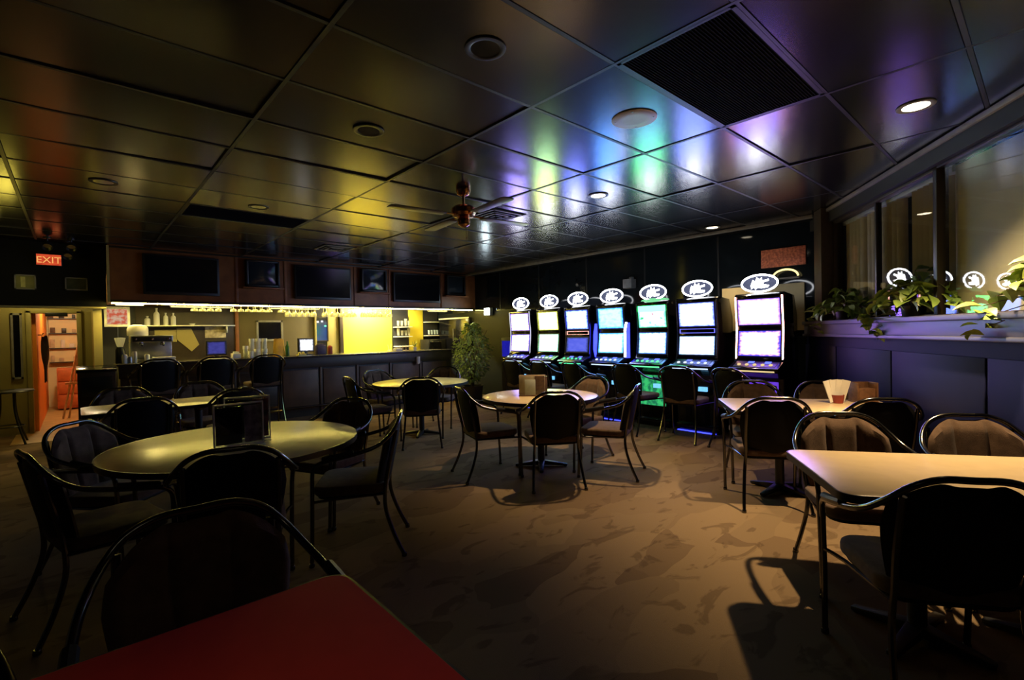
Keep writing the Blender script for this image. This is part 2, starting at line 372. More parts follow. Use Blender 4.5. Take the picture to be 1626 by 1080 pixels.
struct(MB().box(-.78, 1.6, 14.4, 14.5, 0, 2.4).build('wall_corridor_end', M_('cream'), flat=True), 'cream end wall of the corridor')
struct(MB().box(1.5, 1.6, 10.75, 14.5, 0, 2.4).build('wall_corridor_right', M_('orange'), flat=True), 'orange right wall of the corridor')
struct(MB().box(-.78, 1.6, 10.62, 14.5, 2.4, 2.45).build('ceiling_corridor', M_('cream'), flat=True), 'cream corridor ceiling')
struct(MB().box(-.70, 1.5, 9.45, 14.4, 0, .006).build('floor_corridor', mat('yellow_brown_vinyl', (.42, .27, .10), .5, var=.2, scale=6), flat=True), 'yellow-brown vinyl floor at the doorway')
# outer walls outside the picture
struct(MB().box(-2.7, -2.6, -3.1, 10.6, 0, CEIL+.05).build('wall_west', M_('dwall'), flat=True), 'dark wall left of the room')
struct(MB().box(-2.6, .2, -3.1, -3.0, 0, CEIL+.05).build('wall_south', M_('dwall'), flat=True), 'dark wall behind the camera')

# ---- window wall (runs along ANG): local x = a, local y = -b
def rwmb(): return MB()
wr = struct(MB().box(-2.6, 7.0, -2.36, -2.20, 0, 1.30).build('wall_window', M_('nwall'), rz=ANG, flat=True), 'dark navy half wall under the windows')
pm = MB().box(0, 1.13, -.012, 0, 0, 1.06).mesh('panel', M_('nwall'), bevel=.006)
for k in range(7):
    inst('panel', pm, wr, (-.9+k*1.15, -2.20+.012, .12))
MB().box(-2.6, 6.9, -2.20, -2.185, 0, .10).build('base_strip', M_('black'), wr, flat=True)
ld = struct(MB().box(-2.6, 6.86, -2.40, -2.15, 1.30, 1.455).build('trim_5', M_('ledge'), rz=ANG, bevel=.01), 'grey-blue boxed ledge along the windows')
MB().box(-2.6, 6.86, -2.15, -2.125, 1.425, 1.465).build('ledge_nosing', M_('ledge'), ld, bevel=.006)
MB().box(-2.6, 6.86, -2.15, -2.13, 1.285, 1.315).build('ledge_moulding', M_('ledge'), ld, bevel=.006)
hd = struct(MB().box(-2.6, 6.9, -2.40, -2.24, 2.60, CEIL+.05).build('wall_window_header', M_('dwall'), rz=ANG, flat=True), 'dark band above the windows')
struct(MB().box(-2.6, 6.6, -2.245, -2.215, CEIL-.05, CEIL-.012).build('trim_6', M_('frameg'), rz=ANG, bevel=.004), 'thin ceiling trim above the windows')
struct(MB().box(6.30, 6.52, -2.40, -2.16, 1.455, CEIL).build('trim_7', mat('brown_column', (.07, .05, .035), .5), rz=ANG, bevel=.006), 'brown column where window wall meets slot machine wall')
# window behind the plants: glass, vertical blind slats, night outside
w1 = struct(MB().box(4.36, 4.41, -2.36, -2.28, 1.455, 2.60).box(6.26, 6.31, -2.36, -2.28, 1.455, 2.60).box(4.36, 6.31, -2.36, -2.28, 1.455, 1.48).box(4.36, 6.31, -2.36, -2.28, 2.57, 2.60).build('window_1', M_('darkwood'), rz=ANG, bevel=.004), 'dark window with vertical blinds above the ledge')
for a0, a1 in ((4.41, 5.34), (5.37, 6.26)):
    MB().box(a0, a1, -2.325, -2.319, 1.48, 2.57).build('pane', M_('glass'), w1, flat=True)
MB().box(5.34, 5.37, -2.35, -2.30, 1.48, 2.57).build('mullion', M_('darkwood'), w1, bevel=.003)
sl = MB().grid(lambda s, t: (.042*(2*s-1), .010*(1-(2*s-1)**2), -1.06*t), 4, 1).mesh('slat', M_('blind'))
for k in range(22):
    a = 4.47+k*.083
    if k in (6, 7, 11, 16): continue
    inst('slat', sl, w1, (a, -2.42, 2.56), (0, 0, .95 if k < 12 else .5), None)
MB().box(4.36, 6.31, -2.47, -2.38, 2.545, 2.60).build('head_rail', M_('white'), w1, bevel=.004)
# nearer window: drawn beige roller shade behind glass
w2 = struct(MB().box(-2.0, -1.95, -2.36, -2.28, 1.455, 2.60).box(-2.0, 4.36, -2.36, -2.28, 1.455, 1.475).box(-2.0, 4.36, -2.36, -2.28, 2.58, 2.60).build('window_2', M_('darkwood'), rz=ANG, bevel=.004), 'wide window with drawn beige shades behind the glass')
for a0, a1 in ((-1.95, .1), (.13, 2.2), (2.23, 4.34)):
    MB().box(a0, a1, -2.315, -2.309, 1.475, 2.58).build('pane', M_('glass'), w2, flat=True)
    MB().box(a0, a1, -2.40, -2.39, 1.475, 2.58).build('shade', M_('beige'), w2, flat=True)
    MB().box(a0-.03, a0, -2.36, -2.285, 1.475, 2.58).build('mullion', M_('darkwood'), w2, flat=True)

# ================================================================ CEILING FITTINGS
def downlight(u, v, label, on, power=0., group='recessed ceiling downlights', lens='bulb', spot=90):
    t = thing('downlight', label, 'downlight', (u, v, CEIL), 0, group)
    MB().lathe([(.072,0), (.094,-.001), (.100,-.005), (.098,-.010), (.080,-.012), (.070,-.008), (.070,0)], 28).build('trim_ring', M_('frameg' if on else 'black'), t)
    m = M_(lens) if on else M_('bgloss')
    MB().lathe([(.0,-.0075), (.070,-.0075), (.070,-.002), (0,-.002)], 28).build('lens', m, t)
    if on: lamp('SPOT', 'lamp', (0,0,-.02), power, (1,.70,.36), t, .035, math.radians(spot), .8)
    return t
downlight(3.93, .57, 'lit ceiling downlight nearest the windows, biggest bright spot', True, K_DOWN*1.85)
downlight(3.94, 3.05, 'lit ceiling downlight over the middle tables, left of the others', True, K_DOWN*.95, spot=84)
downlight(6.40, 3.06, 'lit ceiling downlight close to the slot machine wall', True, K_DOWN*.25)
downlight(-.36, -.04, 'added ceiling downlight outside the view, brightening the red table', True, K_DOWN*.12, spot=80)  # added lamp, out of view, so the red table gets light
for u, v, l in ((1.49, 1.81, 'unlit black ceiling downlight nearest the viewer, above the middle'), (1.48, 3.03, 'unlit black ceiling downlight over the yellow-lit round table'), (.21, 5.42, 'unlit black ceiling downlight farthest left'), (1.45, 5.51, 'small unlit downlight next to the dark ceiling grille')):
    downlight(u, v, l, False)
sp = thing('ceiling_speaker', 'round white ceiling speaker lit blue-green beside black vent', 'speaker', (2.71, 1.80, CEIL))
MB().lathe([(.070,-.010), (.135,-.011), (.142,-.007), (.142,0), (.07,0)], 32).build('trim_ring', M_('white'), sp)
MB().lathe([(0,-.006), (.045,-.008), (.070,-.006), (.070,-.001), (0,-.001)], 32).build('grille', mat('grey_speaker_cloth', (.3,.3,.3), .8, bump=.4, bscale=500), sp)
for k in range(4):
    a = k*PI/2+.5; MB().lathe([(.006,-.013), (.006,-.010), (0,-.010)], 8, Matrix.Translation((.12*math.cos(a), .12*math.sin(a), 0))).build('screw', M_('steel'), sp)
def vent(u, v, w, d, n, label):
    t = thing('ceiling_vent', label, 'vent', (u, v, CEIL))
    MB().box(.012, w-.012, .012, d-.012, .004, .014).build('backing', M_('vent'), t, flat=True)
    MB().box(.006, w-.006, .006, .028, -.006, .012).box(.006, w-.006, d-.028, d-.006, -.006, .012).box(.006, .028, .006, d-.006, -.006, .012).box(w-.028, w-.006, .006, d-.006, -.006, .012).build('frame', M_('grid'), t, flat=True)
    me = MB().box(.028, w-.028, 0, .004, -.004, .008).mesh('slat', M_('vent'), flat=True)
    for k in range(n): inst('slat', me, t, (0, .03+(d-.06)*k/n, 0))
vent(U0_, V0_-.61, 1.22, .61, 36, 'large black return air vent among blue-lit ceiling tiles')
vent(U0_-1.22, V0_+.61*7, 1.22, .61, 18, 'dark ceiling grille over the left tables near the bar')
for u, v, l in ((3.40, 4.05, 'small louvred ceiling diffuser behind the ceiling fan'), (2.75, 7.15, 'small louvred ceiling diffuser near the bar soffit')):
    t = thing('ceiling_diffuser', l, 'vent', (u, v, CEIL-.006), 0, 'louvred ceiling diffusers')
    for k in range(4):
        o = .025+k*.055; q = .5
        MB().box(o, q-o, o, o+.02, -.012-.004*k, 0).box(o, q-o, q-o-.02, q-o, -.012-.004*k, 0).box(o, o+.02, o, q-o, -.012-.004*k, 0).box(q-o-.02, q-o, o, q-o, -.012-.004*k, 0).build('louvre_ring', M_('grid' if k % 2 else 'frameg'), t, flat=True)
    MB().box(0, .5, 0, .5, -.002, .004).build('backing', M_('vent'), t, flat=True)
# fan
fn = thing('ceiling_fan', 'brass ceiling fan with brown blades and globe fittings', 'ceiling fan', (2.75, 3.71, CEIL))
MB().lathe([(.0,0), (.068,0), (.070,-.02), (.055,-.055), (.025,-.07), (0,-.07)], 24).build('canopy', M_('brass'), fn)
MB().lathe([(.012,-.06), (.012,-.16)], 12).build('down_rod', M_('brass'), fn)
MB().lathe([(0,-.145), (.03,-.15), (.085,-.165), (.115,-.19), (.118,-.235), (.100,-.26), (.05,-.27), (0,-.27)], 28).build('motor_housing', M_('brass'), fn)
MB().lathe([(0,-.265), (.05,-.27), (.062,-.30), (.055,-.34), (.02,-.36), (0,-.362)], 24).build('switch_cup', M_('brass'), fn)
MB().tube([(.03,0,-.35), (.03,0,-.44)], .0025, 6).lathe([(0,-.445),(.007,-.45),(.007,-.462),(0,-.466)], 8, Matrix.Translation((.03,0,0))).build('pull_chain', M_('brass'), fn)
for k in range(4):
    a = math.radians(-6+90*k); Mx = Rot(rx=.16, rz=a)
    b = MB().prism([(.20,-.045), (.24,-.058), (.70,-.068), (.735,-.05), (.74,0), (.735,.05), (.70,.068), (.24,.058), (.20,.045)], -.262, -.254, Rot(rz=a))
    bl = b.build('blade', mat('fan_blade_wood', (.10,.075,.055), .4), fn, bevel=.002)
    MB().box(.09, .26, -.014, .014, -.254, -.246, Rot(rz=a)).box(.19, .27, -.034, .034, -.254, -.249, Rot(rz=a)).build('blade_iron', M_('brass'), bl, bevel=.002)

# ================================================================ CHAIRS AND TABLES
def make_chair(name, label, cat, dz=0., ring=False):
    t = thing(name, label, cat)
    z = dz
    # seat cushion
    def seat(s, q):
        return None
    sc_ = MB().prism(rrect(-.235, .235, -.215, .235, .09, 5), .405+z, .465+z)
    sc_.build('seat', M_('fabric'), t, bevel=.018, seg=3)
    MB().prism(rrect(-.215, .215, -.20, .215, .08, 5), .385+z, .406+z).build('seat_pan', M_('shell'), t, bevel=.006)
    # back: upholstered front, black shell behind
    def ylean(h): return -.205-.20*(h-.42)
    def wid(h): return .190+.052*math.sin(min(1, max(0, (h-.42)/.36))*PI*.55)
    def back(off, bulge):
        def f(s, q):
            x = 2*s-1; ax = abs(x)
            top = .862-.118*ax**2.5-(.016 if ax < .18 else .016*max(0, 1-(ax-.18)/.18))
            h = .43+(top-.43)*q
            w = wid(h)*(1-.10*max(0, q-.75)*4*ax**2*.6)
            edge = min(1, (1-ax)/.18)*min(1, q/.10)*min(1, (1-q)/.10)
            ch = -.016*math.exp(-((ax-.34)/.055)**2)
            y = ylean(h)+.055*ax*ax+off+(bulge*(max(0, edge)**.5)+(ch if bulge > 0 else 0)*edge)
            return (x*w, y, h+z)
        return f
    MB().grid(back(.0, .032), 36, 12).build('backrest', M_('fabric'), t)
    MB().grid(back(-.006, -.010), 14, 8).build('back_shell', M_('shell'), t)
    # tube hoop that runs from the arms over the back
    half = [(0,-.302,.872), (.10,-.300,.870), (.180,-.288,.838), (.236,-.250,.780), (.277,-.170,.718), (.296,-.050,.682), (.300,.075,.655), (.296,.160,.636), (.288,.205,.600), (.282,.216,.54)]
    pts = [(-x, y, h+z) for x, y, h in reversed(half[1:])]+[(x, y, h+z) for x, y, h in half]
    hp = MB().tube(pts, .0125, 10, smooth=4).build('hoop_frame', M_('tube'), t)
    for sx in (-1, 1):
        MB().tube([(sx*.297,-.03,.690+z), (sx*.302,.06,.672+z), (sx*.297,.150,.655+z)], .018, 8, smooth=3).build('arm_pad', M_('black'), hp)
        MB().tube([(sx*.282,.216,.54+z), (sx*.276,.222,.30+z*.6), (sx*.272,.232,.012)], .0125, 8, smooth=3).lathe([(.015,0),(.017,.004),(.015,.022),(.013,.024)], 10, Matrix.Translation((sx*.272,.232,0))).build('leg', M_('tube'), t)
        MB().tube([(sx*.200,-.278,.80+z), (sx*.202,-.235,.60+z), (sx*.196,-.205,.44+z), (sx*.205,-.205,.30+z*.6), (sx*.222,-.255,.14+z*.2), (sx*.235,-.315,.012)], .0125, 8, smooth=4).lathe([(.015,0),(.017,.004),(.015,.022),(.013,.024)], 10, Matrix.Translation((sx*.235,-.315,0))).build('leg', M_('tube'), t)
        MB().tube([(sx*.280,.218,.395+z), (sx*.235,.10,.392+z), (sx*.20,-.205,.395+z)], .009, 6, smooth=2).build('seat_rail', M_('tube'), t)
    if ring:
        MB().tube([(-.276,.226,.28), (.276,.226,.28)], .010, 8).tube([(-.21,-.225,.28), (.21,-.225,.28)], .010, 8).build('foot_rail', M_('tube'), t)
    return t
chair0 = make_chair('armchair', '', 'chair'); used = [False]
def chair(bx, by, fx, fy, label, group):
    """place an armchair by the point under the top of its back and the way it faces"""
    l = math.hypot(fx, fy); fx /= l; fy /= l
    loc = (bx+.30*fx, by+.30*fy, 0); rz = math.atan2(fy, fx)-PI/2
    if not used[0]:
        used[0] = True; chair0.location = loc; chair0.rotation_euler = (0,0,rz); chair0['label'] = label; chair0['group'] = group; return chair0
    return dup(chair0, loc, rz, label, group)
G1 = 'armchairs around the yellow-lit round table'
def ring(cx, cy, lst, g):
    for bx, by, l in lst: chair(bx, by, cx-bx, cy-by, l, g)
ring(.77, 3.50, [(-.03, 4.24, 'black-backed armchair at far left of the yellow-lit round table'), (-.20, 3.28, 'armchair seen from the side at the left edge of the yellow-lit round table'),
    (.54, 2.62, 'armchair with its back to the viewer at the near side of the yellow-lit round table'), (1.63, 2.96, 'armchair seen from the side right of the yellow-lit round table, legs splayed'),
    (1.72, 3.95, 'armchair at the far right of the yellow-lit round table')], G1)
G2 = 'armchairs around the middle round table'
ring(3.60, 3.59, [(3.13, 2.90, 'armchair with black back to the viewer at the middle round table, shadow below'), (2.76, 3.86, 'armchair in side view left of the middle round table'),
    (4.03, 2.68, 'armchair facing left at the right side of the middle round table'), (4.44, 3.53, 'armchair with brown backrest facing the viewer beyond the middle round table')], G2)
G3 = 'armchairs around the round table by the bar'
ring(3.59, 5.93, [(3.12, 5.15, 'armchair with rounded black back in front of the round table by the bar'), (2.56, 6.02, 'armchair facing right at the left of the round table by the bar'),
    (3.38, 6.92, 'armchair between round table and bar front, left one'), (4.38, 6.48, 'armchair between round table and bar front, right one')], G3)
GA = 'armchairs at the small table before the bar'
chair(.38, 6.95, 0, -1, 'armchair at the bar side of the small left table, left one', GA); chair(1.12, 7.02, 0, -1, 'armchair at the bar side of the small left table, right one', GA)
chair(.45, 5.50, 0, 1, 'wide black armchair back in front of the small left table', GA); chair(1.26, 5.66, 0, 1, 'armchair behind the table sign, at the small left table', GA)
GR = 'armchairs at the tables along the window wall'
def rchair(a, b, s, l): x, y = AB(a, b); chair(x, y, s*CA, s*SA, l, GR)
rchair(3.32, 1.22, -1, 'warmly lit brown armchair with bright tube hoop, left of two at window table')
rchair(3.33, 1.875, -1, 'warmly lit brown armchair against the window wall, beyond the near table')
rchair(1.94, 1.12, 1, 'large dark armchair back in the right foreground casting a big shadow')
rchair(3.99, 1.06, 1, 'armchair back in front of the rear window table, left one')
rchair(4.00, 1.78, 1, 'armchair back in front of the rear window table, right one')
rchair(5.24, 1.16, -1, 'dark armchair beyond the rear window table, left one'); rchair(5.26, 1.80, -1, 'dark armchair beyond the rear window table, right one')
GF = 'armchairs at the red table'
chair(.27, 1.78, 0, -1, 'dark armchair with red-edged hoop beyond the red table', GF)
chair(-.43, 1.62, .10, -1, 'dark armchair cut off at the left edge, beyond the red table', GF)
# slot machine stools and bar stools
slotc = make_chair('slot_stool', '', 'stool', .07); su = [False]
for v, l in ((6.15, 'first'), (5.50, 'second'), (4.80, 'third'), (3.86, 'fourth'), (3.14, 'fifth'), (2.42, 'sixth')):
    lab = f'black slot machine chair before the machines, {l} from the bar'
    if not su[0]: su[0] = True; o = slotc; o.location = (5.76, v, 0); o.rotation_euler = (0,0,-PI/2); o['label'] = lab; o['group'] = 'slot machine chairs'
    else: dup(slotc, (5.78, v, 0), -PI/2+random.uniform(-.25, .25), lab, 'slot machine chairs')
bs = make_chair('bar_stool', '', 'stool', .27, True)
for i, (u, v, l) in enumerate(((.82, 8.15, 'leftmost bar stool with arms at the dark bar front'), (1.47, 8.12, 'middle bar stool with arms, bright hoop below the blue monitor'), (2.13, 8.12, 'third bar stool with arms, below the stacked cups'))):
    if i == 0: bs.location = (u, v, 0); bs['label'] = l; bs['group'] = 'bar stools'
    else: dup(bs, (u, v, 0), 0, l, 'bar stools')

def pedestal(t, x, y, h, r=.30):
    MB().lathe([(.036,.03), (.036,h-.02)], 16, Matrix.Translation((x,y,0))).build('column', M_('black'), t)
    MB().lathe([(.12,h-.018), (.12,h-.004)], 12, Matrix.Translation((x,y,0))).build('top_plate', M_('black'), t)
    me = MB().add([(0,-.035,.07),(0,.035,.07),(r,.02,.025),(r,-.02,.025),(0,-.035,.02),(0,.035,.02),(r,.02,.006),(r,-.02,.006)], [(0,1,2,3),(7,6,5,4),(0,3,7,4),(1,5,6,2),(3,2,6,7),(0,4,5,1)]).lathe([(.02,0),(.02,.012)], 10, Matrix.Translation((r-.02,0,0))).mesh('foot', M_('black'), bevel=.004)
    for k in range(4): inst('foot', me, t, (x,y,0), (0,0,PI/4+k*PI/2))
def top(t, poly, z=.74, m='lam'):
    cx = sum(p[0] for p in poly)/len(poly); cy = sum(p[1] for p in poly)/len(poly)
    sh = lambda d: [(cx+(x-cx)*(1-d/max(.05, math.hypot(x-cx, y-cy))), cy+(y-cy)*(1-d/max(.05, math.hypot(x-cx, y-cy)))) for x, y in poly]
    MB().prism(sh(.006), z-.03, z).build('tabletop', M_(m), t, bevel=.003)
    n = len(poly); o = poly; i_ = sh(.007); v = [(x,y,z-.034) for x,y in o]+[(x,y,z-.001) for x,y in o]+[(x,y,z-.001) for x,y in i_]+[(x,y,z-.034) for x,y in i_]
    f = []
    for k in range(n):
        q = (k+1) % n
        for a, b in ((0,1),(1,2),(2,3),(3,0)): f.append((a*n+k, a*n+q, b*n+q, b*n+k))
    MB().add(v, f).build('edge_band', M_('edge'), t)
def round_table(cx, cy, r, label):
    t = thing('round_table', label, 'table', (cx, cy, 0), 0, 'round tables')
    top(t, [(r*math.cos(2*PI*k/48), r*math.sin(2*PI*k/48)) for k in range(48)]); pedestal(t, 0, 0, .71, .27); return t
round_table(.77, 3.50, .72, 'large round table with glossy top lit yellow, sign in its middle')
round_table(3.60, 3.59, .60, 'round table in the middle of the room with menu box')
round_table(3.59, 5.93, .66, 'round table near the bar front and tall plant')
def rect_table(name, x0, x1, y0, y1, label, loc=(0,0), rz=0, m='lam', r=.07):
    t = thing(name, label, 'table', (loc[0], loc[1], 0), rz, 'rectangular tables')
    top(t, rrect(x0, x1, y0, y1, r), m=m)
    cx = (x0+x1)/2; cy = (y0+y1)/2
    if x1-x0 > y1-y0: pedestal(t, x0+.33*(x1-x0), cy, .71, .26); pedestal(t, x0+.74*(x1-x0), cy, .71, .26)
    else: pedestal(t, cx, y0+.26*(y1-y0), .71, .26); pedestal(t, cx, y0+.67*(y1-y0), .71, .26)
    return t
def rtable(a0, a1, b0, b1, label):
    x, y = AB((a0+a1)/2, (b0+b1)/2); rect_table('window_table', -(a1-a0)/2, (a1-a0)/2, -(b1-b0)/2, (b1-b0)/2, label, (x, y), ANG)
rtable(2.14, 2.90, .80, 2.11, 'warmly lit rectangular table in the right foreground'); rtable(4.18, 4.96, .80, 2.11, 'rectangular table farther along the window wall with napkin caddy')
rect_table('red_lit_table', -.75, .75, -.40, .40, 'glossy table in the left foreground, red light painted into its top', (-.205, .945), 0, 'red', .06)  # top coloured red in place of red light falling on it
rect_table('small_table', -.64, .64, -.38, .38, 'pale rectangular table before the left bar stools', (.66, 6.15))

# ================================================================ SLOT MACHINES
def slot(v, w, label, up, lo, cab='bgloss', strip=None, strips=True, deck=None, belly=None, mid=None, wing=None, under=None, hood=None, tv=0.):
    t = thing('slot_machine', label, 'slot machine', (6.22, v, 0), 0, 'slot machines along the dark wall')
    h = w/2
    prof = [(.03,0), (.03,.10), (.07,.11), (.05,.78), (-.14,.86), (-.16,.91), (-.12,.93), (.02,.985), (.045,1.04), (.075,1.30), (.078,1.44), (.06,1.60), (.045,1.80), (.08,1.83), (.40,1.80), (.50,1.55), (.52,0)]
    mp = Matrix(((1,0,0,0),(0,0,1,0),(0,1,0,0),(0,0,0,1)))       # (x,z,y) -> extrude along y
    MB().prism(prof, -h, h, mp).build('cabinet', M_(cab), t, bevel=.006)
    def xface(z):
        for (x0, z0), (x1, z1) in zip(prof[8:13], prof[9:14]):
            if z0 <= z <= z1: return x0+(x1-x0)*(z-z0)/(z1-z0)
        return .05
    sw = min(.25, h-.045)
    def screen(nm, z0, z1, m):
        n = 6
        fr_ = MB().grid(lambda s, q: (xface(z0-.02+(z1-z0+.04)*q)-.006, (sw+.02)*(2*s-1), z0-.02+(z1-z0+.04)*q), 1, n)
        fo = fr_.build(nm+'_bezel', M_('black'), t)
        MB().grid(lambda s, q: (xface(z0+(z1-z0)*q)-.012, sw*(2*s-1), z0+(z1-z0)*q), 1, n).build(nm, m, fo)
    screen('lower_screen', 1.055, 1.36 if not mid else 1.30, lo); screen('upper_screen', 1.44, 1.755, up)
    if mid: MB().box(xface(1.37)-.014, xface(1.37)-.004, -sw, sw, 1.345, 1.352).box(xface(1.37)-.014, xface(1.37)-.004, -sw, sw, 1.398, 1.405).box(xface(1.37)-.014, xface(1.37)-.004, -sw, -sw+.008, 1.345, 1.405).box(xface(1.37)-.014, xface(1.37)-.004, sw-.008, sw, 1.345, 1.405).build('light_frame', mid, t)
    # button deck
    dk = MB().add([(-.135,-sw,.928), (-.135,sw,.928), (.005,sw,.988), (.005,-sw,.988), (-.135,-sw,.915), (-.135,sw,.915), (.005,sw,.975), (.005,-sw,.975)], [(0,3,2,1),(4,5,6,7),(0,1,5,4),(1,2,6,5),(2,3,7,6),(3,0,4,7)]).build('button_deck', M_('black'), t, bevel=.003)
    bt = MB().lathe([(.022,0), (.022,.010), (.017,.014), (0,.014)], 14).mesh('button', deck or emat('button_white', (.75,.85,1), 1.6))
    for k in range(5): inst('button', bt, dk, (-.085, -sw+.06+k*(2*sw-.12)/4, .948), (0, -.40, 0))
    bt2 = MB().box(-.022, .022, -.035, .035, 0, .008).mesh('key', emat('key_blue', (.15,.2,1), 2.0))
    for y in (-sw*.55, sw*.25): inst('key', bt2, dk, (-.03, y, .974), (0, -.40, 0))
    MB().box(-.150, -.138, -sw, sw, .868, .885).build('deck_light', deck or emat('deck_white', (.6,.75,1), 1.8), t)
    if belly: 
        MB().box(.042, .064, -sw*.9, sw*.9, .30, .74, ).build('belly_glass', belly, t, bevel=.004)
    MB().box(.02, .05, -sw*.6, -sw*.1, .56, .62).build('bill_slot', emat('bill_slot_cyan', (.2,.6,1), 1.6), t, bevel=.003)
    for sy in (-1, 1):
        y = sy*(h-.016)
        pts = [(xface(z)-.010, y, z) for z in (1.0, 1.12, 1.25, 1.36, 1.46, 1.58, 1.70, 1.79)]
        MB().tube(pts, .009, 6).build('side_strip', strip or M_('chrome'), t)
        if wing:
            MB().prism([(.04,.98), (.0,1.10), (.01,1.35), (.05,1.52), (.12,1.52), (.12,.98)], sy*(h+.004), sy*(h+.030), mp).build('wing_panel', wing, t)
    if wing: MB().tube([(-.012,-h-.030,z) if z < 1.5 else (.03,-h-.030,z) for z in (1.0, 1.1, 1.25, 1.4, 1.52)], .016, 8).build('wing_light', emat('wing_white', (.85,.9,1), K_SCREEN*1.1), t)
    if hood: MB().lathe([(h*.95,0), (h*.95,.012), (h*.8,.05), (h*.4,.075), (0,.08)], 20, Rot(t=(.14,0,1.80)) @ Matrix.Diagonal((.35,1,1,1))).build('hood', hood, t)
    if under: MB().box(-.004, .024, -h+.03, h-.03, .004, .013).build('floor_glow_strip', under, t)
    # oval topper on a short stem
    zc = 1.95+tv
    MB().tube([(.16,0,1.80), (.13,0,zc-.05)], .014, 8).build('topper_stem', M_('black'), t)
    el = lambda ry, rz, n=36: [(ry*math.cos(2*PI*k/n), rz*math.sin(2*PI*k/n)) for k in range(n)]
    yz = Matrix(((0,0,1,.10),(1,0,0,0),(0,1,0,zc),(0,0,0,1)))
    tp = MB().prism(el(.205,.098), -.012, .03, yz).build('topper', emat('topper_face', (.16,.18,.30), .9), t)
    MB().tube([(.085, .212*math.cos(2*PI*k/40), zc+.104*math.sin(2*PI*k/40)) for k in range(41)], .0105, 6).build('topper_ring', emat('topper_white', (.92,.94,1), K_SCREEN*1.2), tp)
    # white emblem: a leaping figure and a hooked band (seen from the front, left is +y)
    fig = [(-.10,-.02),(-.075,.045),(-.045,.02),(-.03,.075),(.0,.045),(.03,.07),(.03,.03),(.11,.045),(.11,.025),(.05,.012),(.045,-.018),(.115,-.03),(.10,-.055),(.03,-.062),(-.02,-.05),(-.045,-.075),(-.06,-.04),(-.095,-.065)]
    MB().prism([(-x, z) for x, z in fig], -.020, -.013, yz).build('emblem', emat('topper_white', (.92,.94,1), K_SCREEN*1.2), tp, flat=True)
    return t
W_ = K_SCREEN
WH = (1, .97, .95)
E_pink = emat('strip_pink', (1, .30, .42), K_SCREEN*.9, (1, .55, .30)); E_blue = emat('panel_blue', (.03, .04, .75), 6); E_green = emat('panel_green', (.06, .75, .22), .9, (.02,.25,.12)); E_purple = emat('panel_purple', (.18, .06, .85), 1.0)
E_red = emat('frame_red', (1, .22, .12), 2.0, (1,.8,.7), 12); E_bl2 = emat('frame_blue', (.18, .18, 1), 2.0)
slot(6.76, .58, 'slot machine nearest the bar with two pinkish white screens', screen_mat('scr1u', [(1,.93,.97),(1,.84,.88)], (.8,.7,.9), W_, seed=1, tint=(0.35, 0.28, 1)), screen_mat('scr1l', [(.93,.88,1),(1,.95,1)], (.75,.7,1), W_, seed=2, tint=(0.3, 0.25, 1)), strip=emat('strip_white', (.8,.8,1), 1.2), under=E_blue)
slot(6.02, .56, 'slot machine with yellowish white upper screen, second from the bar', screen_mat('scr2u', [(1,1,.70),(1,1,.86)], (.95,1,.6), W_, seed=3, tint=(0.9, 1, 0.25)), screen_mat('scr2l', [(.85,.95,.9),(1,1,1)], (.6,.75,.8), W_, grid=False, seed=4, tint=(0.4, 0.9, 0.5)))
slot(5.35, .56, 'slot machine with blue lower screen and red framed strip, third from the bar', screen_mat('scr3u', [(.95,.95,1),(1,1,1)], (.55,.5,.8), W_, seed=5, tint=(0.1, 0.17, 1)), screen_mat('scr3l', [(.09,.12,.75),(.14,.17,.85)], (.35,.45,1), 1.3, seed=6), mid=E_red, deck=emat('deck_green', (.1,.9,.4), 1.8), under=E_blue)
slot(4.66, .56, 'slot machine with mint screen and glowing blue side wings', screen_mat('scr4u', [(.55,.95,.85),(.85,1,.97),(.5,.85,.75)], (.6,.9,.9), W_, seed=7, tint=(0.07, 0.24, 1)), screen_mat('scr4l', [(.85,1,.95),(1,.96,1)], (.7,1,.9), W_, seed=8, tint=(0.12, 0.34, 1)), wing=E_blue, under=E_blue)
slot(3.92, .54, 'slot machine with green hood, pink picture screen and green glowing base', screen_mat('scr5u', [(.05,.05,.05),(1,.9,.92),(.9,.95,1),(.5,.02,.12)], (.8,.85,1), W_, top=(.35,1,.55), seed=9, tint=(0.12, 1, 0.35)), screen_mat('scr5l', [(.72,.72,1),(.95,.93,1)], (.6,.55,1), W_, grid=True, seed=10, tint=(0.2, 0.5, 0.9)), belly=E_green, deck=emat('deck_green2', (.15,1,.4), 1.8), hood=emat('hood_green', (.25,.9,.4), 1.2))
slot(3.24, .60, 'black slot machine with cream screens and thin blue framed strip', screen_mat('scr6u', [(1,1,.95),(1,.98,.98)], (.62,.58,.9), W_, seed=11, tint=(0.18, 0.26, 1)), screen_mat('scr6l', [(1,.99,.90),(1,1,.97)], (.85,.95,.8), W_, edgew=.04, seed=12, tint=(0.22, 0.32, 1)), mid=E_bl2, under=E_blue)
slot(2.43, .58, 'slot machine nearest the windows with pink glowing side strips', screen_mat('scr7u', [(.55,.80,.95),(.80,1,.92),(.95,1,.98)], (.85,.97,1), W_, seed=13, tint=(0.32, 0.14, 1)), screen_mat('scr7l', [(1,1,.93),(1,1,1)], (.30,.42,1), W_, edgew=.10, seed=14, tint=(0.34, 0.16, 1)), strip=E_pink, belly=E_purple, deck=emat('deck_gold', (1,.75,.35), 1.2))
